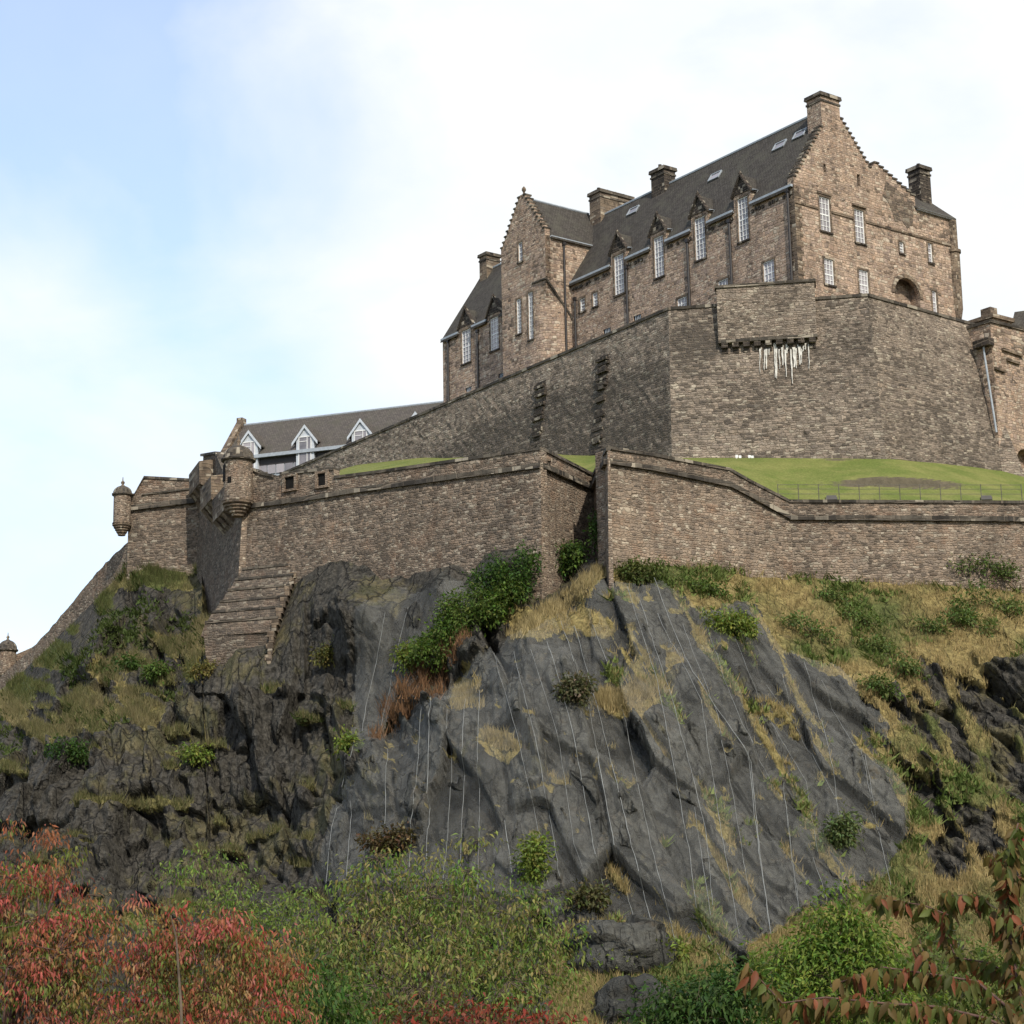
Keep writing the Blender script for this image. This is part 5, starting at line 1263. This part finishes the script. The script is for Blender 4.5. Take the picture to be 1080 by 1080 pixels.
for cbl in CABLES:
    pts = []
    for (x0, y0), (x1, y1) in zip(cbl[:-1], cbl[1:]):
        n = max(2, int((y1 - y0) / 9))
        for i in range(n): f = i / n; pts.append((x0 + (x1 - x0) * f + g.uniform(-.5, .5), y0 + (y1 - y0) * f))
    pts.append(cbl[-1]); r0_ = g.choice((.010, .013, .017)); a = np.array(pts); pp = net_surface(a[:, 0], a[:, 1]); hh = hill_at(a[:, 0], a[:, 1])
    r3 = ray_np(a[:, 0], a[:, 1]); r3 /= np.linalg.norm(r3, axis=1)[:, None]
    pp = np.where((hh[:, 1] < pp[:, 1] + .05)[:, None], hh - np.array([0, .08, 0]), pp - np.array([0, .10, 0]))
    mb = MB(); mb.tube([Vector(p) for p in pp], [r0_ * g.uniform(.6, 1.3) for _ in pp], 5)
    tag(mb.build('netting_cable', MT['steel']), 'thin pale steel cable running down the netted grey rock face', 'cable', 'steel cables over the netted rock')

# ------------------------------------------------------------------ grass growing on the hill (nobody could count it)
rg_ = np.random.default_rng(11)
def blades(name, n, wsel, hgt, wid, pal, lean=.45, box=None, seedn=0, label=None):
    g_, dry_, net_, ms_ = HM; w = (wsel(g_, dry_, GX, GY)).reshape(-1).copy()
    w = np.clip(w.astype(float), 0, None); w[:NX * 2] = 0; w *= (.12 + np.clip(fbm(GX / 9, GY / 7, 150 + seedn, 3) + .12, 0, 1)).reshape(-1); w /= w.sum(); ci = rg_.choice(len(w), n, p=w)
    base = HP.reshape(-1, 3)[ci] + rg_.normal(0, .10, (n, 3)) * np.array([1, .5, .3]); per = 4
    b = np.repeat(base, per, 0) + rg_.normal(0, .10, (n * per, 3)) * np.array([1, 1, 0]); m_ = n * per
    h = hgt * rg_.uniform(.35, 1.5, m_); a = rg_.uniform(0, 2 * np.pi, m_); l = rg_.uniform(.1, lean * 2, m_)
    dirv = np.stack([np.cos(a), np.sin(a), 0 * a], -1); side = np.stack([-np.sin(a + .8), np.cos(a + .8), 0 * a], -1) * (wid * rg_.uniform(.6, 1.4, m_))[:, None]
    t_ = b + dirv * (h * l)[:, None] + np.array([0, 0, 1.]) * h[:, None]; b = b - np.array([0, 0, .06])
    v = np.stack([b - side, b + side, t_], 1).reshape(-1, 3); f = np.arange(m_ * 3).reshape(-1, 3)
    d = np.repeat(dry_.reshape(-1)[ci], per); d = np.clip(d + rg_.normal(0, .25, m_), 0, 1)[:, None]
    c = np.array(pal[0]) * (1 - d) + np.array(pal[1]) * d; c = c * rg_.uniform(.7, 1.3, (m_, 1))
    col = np.repeat(np.concatenate([c, np.ones((m_, 1))], 1), 3, 0)
    return tag(np_mesh(name, v, f, MT['blade'], None, {'lc': col}), kind='stuff')
PALG = [(.075, .092, .03), (.32, .238, .110)]
blades('dry_grass', 26000, lambda g_, d_, x, y: (g_ > .6) * (x > 560) * (.4 + .6 * d_) * (1 + (y > 900) * .5), .34, .022, PALG)
blades('rough_grass', 15000, lambda g_, d_, x, y: (g_ > .6) * (x <= 400) * (y < 960), .42, .024, [(.075, .088, .028), (.20, .165, .085)])
blades('dead_bracken', 520, lambda g_, d_, x, y: inpoly(x, y, [(390, 785), (404, 735), (440, 695), (490, 682), (505, 690), (462, 728), (400, 785)]) * 1.0, .75, .035, [(.12, .065, .035), (.19, .105, .055)])
blades('tall_dry_grass', 2000, lambda g_, d_, x, y: (inpoly(x, y, [(535, 672), (575, 640), (628, 600), (640, 604), (610, 634), (548, 680)]) | inpoly(x, y, [(620, 735), (650, 722), (700, 720), (705, 732), (640, 752)]) | inpoly(x, y, [(480, 728), (510, 726), (512, 752), (482, 755)]) | inpoly(x, y, [(510, 775), (540, 778), (545, 795), (515, 784)])) * 1.0, .5, .028, [(.20, .16, .07), (.33, .26, .13)])

blades('green_undergrowth', 5200, lambda g_, d_, x, y: (g_ > .6) * (x > 640) * np.clip(fbm((x - .7 * y) / 34, (y + .5 * x) / 60, 71, 4) - .02, 0, 1) ** 1.2 * (d_ < .85), .30, .10, [(.085, .125, .03), (.14, .17, .05)], 1.0)
blades('low_undergrowth', 2600, lambda g_, d_, x, y: (g_ > .2) * (x < 400) * (y < 800) * np.clip(fbm(x / 40, y / 26, 72, 4) + .02, 0, 1), .26, .09, [(.05, .075, .02), (.08, .10, .03)], 1.0)
# ------------------------------------------------------------------ leaves
def leaf_mesh(name, pos, axis, nrm, ln, wd, colr, mat, parent, fold=.25, curl=.25, fine=False):
    n = len(pos); ax = axis / np.linalg.norm(axis, axis=1)[:, None]; sd = np.cross(ax, nrm); sd /= (np.linalg.norm(sd, axis=1)[:, None] + 1e-9); up = np.cross(sd, ax)
    L = ln[:, None]; W_ = wd[:, None]
    if fine:
        kv = np.arange(n)[:, None] * 10; e = lambda f, s_, z: pos + ax * L * f + sd * W_ * s_ + up * (W_ * z) - up * L * curl * f * f
        v = np.stack([e(0, 0, 0), e(.2, -.33, fold), e(.48, -.5, fold), e(.78, -.27, fold * .6), e(1, 0, 0), e(.78, .27, fold * .6), e(.48, .5, fold), e(.2, .33, fold), e(.35, 0, 0), e(.7, 0, 0)], 1).reshape(-1, 3)
        T_ = np.array([[0, 8, 1], [1, 8, 2], [8, 9, 2], [2, 9, 3], [3, 9, 4], [0, 7, 8], [7, 6, 8], [8, 6, 9], [6, 5, 9], [5, 4, 9]])
        f = (kv[:, None, :] + T_[None]).reshape(-1, 3)
        return np_mesh(name, v, f, mat, parent, {'lc': np.repeat(np.concatenate([colr, np.ones((n, 1))], 1), 10, 0)}, True)
    b = pos; l = pos + ax * L * .45 - sd * W_ * .5 + up * W_ * fold; r = pos + ax * L * .45 + sd * W_ * .5 + up * W_ * fold; t = pos + ax * L - up * L * curl; c = pos + ax * L * .5 
    v = np.stack([b, l, c, r, t], 1).reshape(-1, 3); k_ = np.arange(n)[:, None] * 5
    f = np.concatenate([k_ + np.array([[0, 2, 1]]), k_ + np.array([[0, 3, 2]]), k_ + np.array([[1, 2, 4]]), k_ + np.array([[2, 3, 4]])], 0)
    cc = np.repeat(np.concatenate([colr, np.ones((n, 1))], 1), 5, 0)
    return np_mesh(name, v, f, mat, parent, {'lc': cc})
def rand_unit(n): v = rg_.normal(0, 1, (n, 3)); return v / np.linalg.norm(v, axis=1)[:, None]
def bend(a, b, n=6, amp=.08, gg=None):
    a, b = Vector(a), Vector(b); L = (b - a).length; o = []
    k1 = Vector((gg.uniform(-1, 1), gg.uniform(-1, 1), gg.uniform(-.3, .8))) * amp * L
    for i in range(n + 1):
        f = i / n; o.append(a.lerp(b, f) + k1 * math.sin(math.pi * f) + Vector((gg.uniform(-1, 1), gg.uniform(-1, 1), gg.uniform(-1, 1))) * amp * .12 * L * (0 < i < n))
    return o
def tree(name, label, cat, base, lobes, nclus, perc, ln, wd, pal, droop=.5, spread=.35, seed=1, trunk_r=.14, group=None, top_pal=None, bark='bark', flat=.6, twigs=True, shell=.55):
    """trunk, limbs to each lobe, twigs out to leaf clusters; lobes: [(centre, (rx, ry, rz)), ...]"""
    gg = random.Random(seed); g2 = np.random.default_rng(seed); root = thing(name, base, label, cat, group); base = Vector(base)
    tk = MB(); cen = sum((Vector(c) for c, r in lobes), Vector()) / len(lobes); zlow = min(c[2] - r[2] for c, r in lobes)
    fork = Vector((base.x + (cen.x - base.x) * .3, base.y + (cen.y - base.y) * .3, base.z + max(.25, (zlow - base.z) * .75)))
    tk.tube([base - Vector((0, 0, .3))] + bend(base, fork, 5, .04, gg), [trunk_r * 1.25] + [trunk_r * (1.1 - .06 * i) for i in range(6)], 8)
    P_, A_, N_, L_, W_, C_ = [], [], [], [], [], []
    vol = [r[0] * r[1] * r[2] for c, r in lobes]; tot = sum(v ** .7 for v in vol)
    for (c, r), v in zip(lobes, vol):
        c = Vector(c); k_ = max(3, int(nclus * v ** .7 / tot)); nl = max(2, k_ // 14); limbs = []
        hub = c - Vector((0, 0, r[2] * .45)); lim0 = bend(fork, hub, 6, .07, gg); lf_ = min(1, r[0] / .6) ** 1.3; tk.tube(lim0, [trunk_r * lf_ * (.62 - .07 * i) for i in range(7)], 6)
        for i in range(nl):
            d = Vector((gg.gauss(0, 1), gg.gauss(0, 1), abs(gg.gauss(0, .8)) + .1)).normalized(); e = c + Vector((d.x * r[0], d.y * r[1], d.z * r[2])) * gg.uniform(.55, .85)
            lb = bend(lim0[gg.randint(3, 6)], e, 6, .1, gg); rr = trunk_r * lf_ * gg.uniform(.16, .28); tk.tube(lb, [rr * (1 - .11 * j) for j in range(7)], 5); limbs += lb[2:]
        for i in range(k_):
            d = Vector((gg.gauss(0, 1), gg.gauss(0, 1), gg.gauss(0, 1))).normalized(); f = (shell + (1 - shell) * gg.random()) * (1 + .16 * gg.gauss(0, 1))
            q = c + Vector((d.x * r[0], d.y * r[1], d.z * r[2])) * f
            if limbs and twigs:
                s_ = min(limbs, key=lambda p: (p - q).length_squared); tk.tube(bend(s_, q, 3, .1, gg), [trunk_r * .05, trunk_r * .045, trunk_r * .035, trunk_r * .02], 4, False)
            n = max(3, int(perc * gg.uniform(.5, 1.5))); hgt = (q.z - (c.z - r[2])) / (2 * r[2])
            pl_ = top_pal if (top_pal and gg.random() < hgt * 1.05 - .22) else pal
            cc = np.array(pl_[gg.randrange(len(pl_))]); 
            o = g2.normal(0, 1, (n, 3)) * np.array([spread, spread, spread * flat]); P_.append(np.array(q) + o)
            ax = o / (np.linalg.norm(o, axis=1)[:, None] + 1e-6) + g2.normal(0, .5, (n, 3)); ax[:, 2] -= droop * 2; A_.append(ax)
            nn = g2.normal(0, .6, (n, 3)) + np.array([0, 0, 1.0]) + (o / spread) * .35; N_.append(nn); L_.append(ln * g2.uniform(.45, 1.45, n)); W_.append(wd * g2.uniform(.6, 1.3, n))
            C_.append(np.clip(cc * g2.uniform(.65, 1.4, (n, 1)) * g2.uniform(.85, 1.15, (n, 3)), 0, 1))
    tk.build('trunk', MT[bark], root, True)
    leaf_mesh('crown', np.concatenate(P_), np.concatenate(A_), np.concatenate(N_), np.concatenate(L_), np.concatenate(W_), np.concatenate(C_), MT['leaf'], root)
    return root
def lobe(px, py, Y, rx, rz, ry=None):
    """crown lobe centred at a photo position at distance Y; radii in photo pixels"""
    s_ = Y / FPX; return (tuple(P(px, py, Y)), (rx * s_, (ry or rx) * s_, rz * s_))
GREEN = [(.075, .125, .025), (.10, .155, .03), (.125, .165, .04), (.065, .10, .025)]
DKG = [(.035, .070, .018), (.050, .092, .022), (.062, .112, .025)]
YG = [(.155, .20, .04), (.125, .175, .032), (.19, .21, .045)]
# shrubs rooted on the hill
def shrub(px, py, r, h, label, pal=GREEN, n=38, leaf=.26, name='shrub', per=12, seed=None, droop=.1, sp=.26, group=None):
    sg_ = random.Random(int(px * 3 + py)); b = hill_at(np.array([px]), np.array([py + h * .55]))[0]; Y = b[1] - .35; s_ = Y / FPX; c = P(px, py, Y)
    return tree(name, label, 'shrub', (float(b[0]), float(b[1]) + .25, float(b[2]) - .15), [((c.x, c.y, c.z), (r * s_ * .62, r * s_ * .6, h * s_ * .55))] + [((c.x + o_ * r * s_, c.y + sg_.uniform(-.4, .3) * r * s_, c.z + (sg_.uniform(-.35, .45) * h - (o_ * r * .55 if px > 690 and py < 760 else -o_ * r * .6 if 440 < px < 600 else 0)) * s_), (r * s_ * sg_.uniform(.22, .45), r * s_ * .4, h * s_ * sg_.uniform(.2, .45))) for o_ in [sg_.uniform(-.9, .9) for _ in range(5)]], n, per, leaf, leaf * .5, pal, droop, sp, seed or int(px * 7 + py), .05, group, flat=.8, shell=.35, twigs=True)
SH = [(538,612,27,26,'dense dark green shrub, topmost in the gully beside the grey slab',DKG+GREEN[:1],75),(507,640,27,28,'broad green shrub in the middle of the gully above the netted rock',GREEN,80),(474,668,22,24,'loose green shrub lower down the gully, above the rusty bracken',GREEN,60),(430,690,9,22,'narrow yellow-green shrub at the foot of the gully slab',YG,22),
 (606,590,17,24,'green climber against the shaded wall by the inner corner',DKG+GREEN,44),(632,560,6,38,'thin ivy strip climbing the narrow return of the bastion',DKG,26),
 (684,603,25,17,'low olive shrub at the foot of the sunlit bastion wall',[(.10,.115,.035),(.075,.095,.028)],52),(772,658,21,21,'bright yellow-green shrub on the edge of the netted crag',YG,60),(752,622,24,8,'green ground shrub trailing below the bright wall',GREEN,16),
 (1034,598,25,34,'tall pale green sapling against the long wall near the right edge',[(.11,.15,.05),(.085,.125,.04)],62),(1062,640,28,14,'dark trailing bramble below the sapling at the right edge',DKG+GREEN,46),(1015,652,24,12,'green bramble on the dry slope, left of the trailing one',GREEN,40),(905,652,18,13,'dark bramble patch sloping down the middle of the dry slope',DKG+GREEN,34),(935,683,15,10,'small dark bramble below the sloping patch',DKG,24),(862,668,24,10,'flat green bramble patch on the slope near the crag edge',GREEN,36),(982,660,16,9,'little green bramble tuft high on the dry slope',GREEN,22),
 (925,722,20,14,'green bramble beside the rock at mid slope',GREEN,34),(880,628,14,7,'small bramble near the wall foot above the slope',GREEN,16),(955,704,20,12,'green bramble above the dark outcrop',GREEN,30),(1010,640,13,22,'thin green sapling just left of the tall pale one',GREEN,20),
 (604,726,20,20,'brownish seeding shrub on a ledge of the netted rock',[(.10,.095,.05),(.13,.11,.065),(.07,.075,.03)],44),(368,784,9,16,'small bright green shrub in the dark cleft left of the netting',YG,22),(886,880,17,30,'pale green shrub hanging low on the right of the crag',[(.12,.15,.06),(.10,.13,.045)],44),(562,912,12,38,'slim upright yellow-green shrub at the foot of the crag',YG,36),(408,888,20,14,'rusty brown shrub at the foot of the netting',[(.10,.065,.03),(.075,.06,.025)],34),(624,948,18,18,'sparse brown-green shrub under the crag',[(.10,.085,.04),(.09,.10,.035)],30),
 (168,706,10,9,'small fresh green shrub on the left grassy slope',GREEN,20),(134,700,11,9,'dull green shrub on the left slope beside the fresh one',DKG+GREEN[:1],20),(75,790,20,18,'dark shrub on top of the left crag',DKG,34),(205,795,14,10,'yellowish shrub clinging to the dark left crag',YG,22),
 (690,1000,30,14,'yellow-green shrub among the dry grass below the crag',YG,36),(655,1012,16,10,'small pale shrub beside the low boulder',YG,20),(345,690,10,12,'mossy tuft on the crag beside the stepped base',[(.14,.13,.04),(.10,.10,.03)],18),(215,706,12,8,'yellow grassy tuft under the stepped base',[(.20,.17,.06),(.15,.13,.04)],18)]
for x, y, r, h, lb, pal, n in SH:
    q_ = 1.6 if (440 < x < 600 and y < 700) else 1.28 if x < 230 else 1.12; n = int(n * 1.5) if 440 < x < 600 and y < 700 else n
    shrub(x, y, r * q_ * (1.25 if x > 840 and y < 730 else 1), h * q_ * (.62 if x > 840 and y < 730 else 1), lb, [(.10, .145, .04), (.13, .165, .05), (.085, .12, .035)] if x > 840 and y < 730 else pal, int(n * (1.7 if x > 840 and y < 730 else 3.0)))
# boulders at the foot of the crag
def boulder(px, py, Y, r, h, label, seed):
    Y = float(hill_at(np.array([px]), np.array([py]))[0][1]) + .2; c = P(px, py, Y); s_ = Y / FPX; nu, nv = 60, 30; a = np.linspace(0, 2 * np.pi, nu, endpoint=False); b = np.linspace(-.9, np.pi / 2 - .02, nv); A, Bv = np.meshgrid(a, b)
    d = np.stack([np.cos(A) * np.cos(Bv), np.sin(A) * np.cos(Bv), np.sin(Bv)], -1); f, e = facet(d[..., 0] * 1.7 + seed, d[..., 2] * 1.9 + d[..., 1], seed, 1.0)
    rr = 1 + .13 * f + .12 * fbm(d[..., 0] * 3 + seed, d[..., 2] * 3 + d[..., 1] * 2, seed, 4); rr[:, :] *= 1
    v = d * rr[..., None] * np.array([r * s_, r * s_ * .9, h * s_]) + np.array(c); i = np.arange(nu * nv).reshape(nv, nu); j = np.roll(i, -1, 1)
    fq = np.stack([i[:-1], j[:-1], j[1:], i[1:]], -1).reshape(-1, 4); mk = np.zeros((nu * nv, 4)); mk[:, 2] = 1; mk[:, 1] = .75; mk[:, 3] = .2; mk[:, 0] = .12 
    tag(np_mesh('boulder', v.reshape(-1, 3), fq, MT['hill'], None, {'msk': mk}, True), label, 'boulder')
boulder(655, 1006, 90.5, 60, 36, 'low grey boulder with grass around it below the crag', 3)
boulder(668, 1068, 84, 42, 34, 'dark boulder among dry grass at the bottom edge', 8)
# ------------------------------------------------------------------ trees along the bottom
RED = [(.33, .066, .050), (.37, .095, .075), (.27, .105, .05), (.38, .125, .095)]
ORG = [(.22, .14, .05), (.28, .105, .055), (.14, .165, .04), (.15, .155, .04), (.30, .17, .08), (.12, .14, .035), (.10, .13, .032)]
gz = lambda Y: float(np.interp(Y, [2, 9, 18, 30, 75], [-1.8, -3.2, -5.6, -6.6, -6.9]))
def tbase(px, Y): p = P(px, 1000, Y); return (p.x, p.y, gz(Y))
tree('cherry_tree', 'red and orange autumn cherry tree filling the bottom left corner', 'tree', tbase(20, 20), [lobe(28, 955, 20, 62, 50, 80), lobe(10, 876, 20.2, 7, 5), lobe(47, 884, 20, 8, 6), lobe(80, 905, 20, 18, 10), lobe(95, 960, 19.8, 26, 22), lobe(-50, 985, 20.5, 80, 90), lobe(70, 1010, 19.5, 58, 55), lobe(20, 1090, 19.5, 110, 85)], 640, 34, .066, .022, ORG, .85, .095, 3, .12, None, RED + ORG[:3], 'redbark', .55)
tree('cherry_tree', 'smaller red-tipped cherry tree with a thin bare pole stem beside the corner tree', 'tree', tbase(210, 19), [lobe(150, 955, 19, 11, 14), lobe(185, 965, 19, 8, 12), lobe(160, 1005, 19, 34, 36), lobe(225, 1015, 19, 62, 52), lobe(290, 1020, 19.3, 34, 40), lobe(215, 1085, 19, 115, 55)], 520, 32, .064, .021, ORG, .85, .09, 5, .06, None, RED + ORG[:1], 'redbark', .55)
stake = MB(); stake.tube([P(193, 1160, 17.6), P(191, 1062, 17.6), P(188, 1020, 17.65), P(186, 990, 17.7), P(180, 965, 17.7)], [.014, .013, .011, .009, .005], 6)
tag(stake.build('bare_stem', MT['bark']), 'thin bare pale stem rising through the smaller red cherry', 'stem')
tree('ash_tree', 'light green tree with feathery top branches behind the red cherries', 'tree', tbase(250, 29), [lobe(235, 955, 29, 46, 24), lobe(180, 925, 29.5, 22, 9), lobe(215, 912, 29, 16, 14), lobe(250, 912, 29, 12, 16), lobe(290, 985, 29, 60, 40), lobe(320, 950, 28.5, 30, 12), lobe(260, 1070, 30, 110, 70)], 460, 22, .085, .03, [(.14, .20, .045), (.18, .22, .055), (.11, .16, .035)], .45, .17, 8, .09)
tree('rowan_tree', 'olive and yellow-green tree spreading across the bottom middle', 'tree', tbase(440, 27), [lobe(410, 985, 27, 80, 42), lobe(455, 945, 27.5, 60, 30), lobe(385, 930, 27, 32, 16), lobe(490, 920, 27, 22, 14), lobe(400, 905, 27, 26, 8), lobe(455, 908, 27, 14, 8), lobe(505, 890, 27.2, 9, 5), lobe(560, 945, 27, 26, 16), lobe(375, 950, 27, 20, 10), lobe(590, 985, 27, 26, 14), lobe(520, 990, 27, 62, 40), lobe(340, 1030, 26.5, 50, 60), lobe(450, 1050, 26, 130, 62), lobe(570, 1020, 27, 40, 34), lobe(480, 1130, 27, 150, 60)], 1150, 24, .088, .032, [(.13, .19, .04), (.165, .205, .05), (.10, .16, .035), (.18, .18, .055)], .55, .16, 9, .10, None, [(.19, .175, .06), (.22, .185, .07), (.15, .17, .045)])
tree('dark_tree', 'deep green leafy bush low between the red cherry and the olive tree', 'shrub', tbase(340, 24), [lobe(345, 1060, 24, 40, 42), lobe(300, 1090, 24, 40, 35)], 110, 20, .11, .04, [(.05, .10, .022), (.07, .12, .025)], .5, .15, 19, .05)
tree('photinia_shrub', 'low shrub with small red leaf tips along the bottom edge centre', 'shrub', tbase(500, 17), [lobe(440, 1090, 17, 45, 26), lobe(520, 1085, 17, 60, 24), lobe(590, 1092, 17, 42, 20)], 170, 18, .075, .027, [(.06, .05, .02), (.05, .07, .02)], .5, .10, 21, .05, None, [(.24, .045, .03), (.16, .05, .03)], 'redbark')
tree('rhododendron', 'rounded dark green bush at the bottom right of centre', 'shrub', tbase(735, 33), [lobe(735, 1062, 33, 48, 36), lobe(775, 1050, 33, 34, 30), lobe(700, 1085, 33, 30, 28)], 240, 20, .14, .055, DKG, .3, .19, 23, .08)
tree('conical_tree', 'bright green pointed young tree in front of the right crag', 'tree', tbase(885, 35), [lobe(886, 950, 35, 12, 22), lobe(882, 980, 35, 30, 24), lobe(915, 985, 35, 20, 16), lobe(860, 998, 35, 30, 20), lobe(900, 1010, 35, 46, 30), lobe(845, 1030, 35, 46, 36), lobe(885, 1060, 35, 85, 52)], 680, 20, .13, .05, [(.10, .165, .028), (.13, .195, .032), (.075, .13, .022)], .3, .19, 25, .08, None, [(.17, .21, .04), (.14, .19, .032)])
tree('hazel_shrub', 'soft light green bush behind the drooping leaves at the right edge', 'shrub', tbase(1010, 40), [lobe(1000, 1030, 40, 55, 45), lobe(1060, 1060, 40, 60, 55), lobe(960, 1080, 40, 50, 40)], 260, 18, .14, .06, [(.12, .15, .035), (.09, .13, .03)], .3, .22, 27, .08)
# the near cherry on the right: bare-looking boughs with rows of hanging leaves
YC = 9.0
ct = thing('cherry_tree', tbase(1110, YC), 'near cherry boughs with rows of drooping bronze leaves at the right edge', 'tree')
tk = MB(); gg = random.Random(31); g2 = np.random.default_rng(31)
tb0 = Vector(tbase(1110, YC)); f0 = P(1120, 1150, YC)
tk.tube([tb0 - Vector((0, 0, .2)), tb0.lerp(f0, .5) + Vector((.05, 0, 0)), f0], [.09, .075, .06], 8)
BR = [([(1120,1150),(1078,1060),(1066,990),(1062,930),(1066,895),(1074,868)],.014,9.0),([(1120,1150),(1060,1060),(1030,1035),(985,1028),(930,1020),(886,1036)],.013,8.8),([(1090,1098),(1040,1074),(990,1062),(930,1058),(870,1052),(825,1058),(786,1016)],.012,8.6),
 ([(1072,1030),(1040,1015),(1008,1010),(998,985),(998,950),(1000,940)],.009,9.2),([(1000,965),(975,955),(945,950),(918,944)],.006,9.2),([(998,945),(1020,944),(1040,947)],.006,9.2),([(1064,940),(1072,925),(1092,915)],.006,9.0),([(1064,930),(1052,915),(1048,900)],.006,9.0),([(1066,985),(1050,972),(1050,965)],.006,9.1),([(1066,985),(1080,975),(1100,970)],.006,9.0),
 ([(1045,1076),(1000,1085),(960,1092)],.008,8.7),([(1072,1040),(1085,1030),(1100,1028)],.007,9),([(870,1052),(850,1072),(835,1090)],.006,8.6),([(985,1028),(975,1008),(970,990)],.006,8.9)]
P_, A_, N_, L_, W_, C_ = [], [], [], [], [], []
BRZ = [(.14, .095, .035), (.20, .07, .035), (.11, .115, .032), (.17, .11, .04), (.10, .12, .032), (.085, .105, .028), (.075, .085, .022), (.11, .075, .028)]
for pts, r_, Y in BR:
    q = [P(x, y, Y + gg.uniform(-.12, .12)) for x, y in pts]; tk.tube(q, [r_ * .62 * (1 - .6 * i / (len(q) - 1)) for i in range(len(q))], 6)
    for a, b in zip(q[:-1], q[1:]):
        n = max(2, int((b - a).length / .0110)); d = (b - a).normalized()
        for i in range(n):
            if Vector(q[0]).z < -.9 and (a.x > 2.55): continue
            for s_ in (1, 1):
                p = a.lerp(b, (i + gg.random()) / n) + Vector((gg.gauss(0, .013), gg.gauss(0, .03), gg.gauss(0, .012))); P_.append(p); out_ = Vector((gg.uniform(-.75, .75), gg.uniform(-.8, .5), 0)) + d * .25
                A_.append(out_ + Vector((0, 0, -1.1 + .5 * gg.random()))); N_.append(Vector((gg.gauss(0, .5), -1 + gg.gauss(0, .4), .7 + gg.gauss(0, .3)))); L_.append(gg.uniform(.045, .105)); W_.append(gg.uniform(.020, .040))
                c = np.array(BRZ[gg.randrange(len(BRZ))]) * gg.uniform(.7, 1.35); C_.append(c)
for x, y in ((1074, 872), (1078, 880)):
    for i in range(3): P_.append(P(x, y, 9)); A_.append(Vector((gg.uniform(-.4, .4), -.3, -.8))); N_.append(Vector((0, -1, .5))); L_.append(.09); W_.append(.04); C_.append(np.array((.42, .03, .045)))
tk.build('trunk', MT['redbark'], ct, True)
leaf_mesh('crown', np.array([list(v) for v in P_]), np.array([list(v) for v in A_]), np.array([list(v) for v in N_]), np.array(L_), np.array(W_), np.array(C_), MT['leaf'], ct, .22, .42, True)
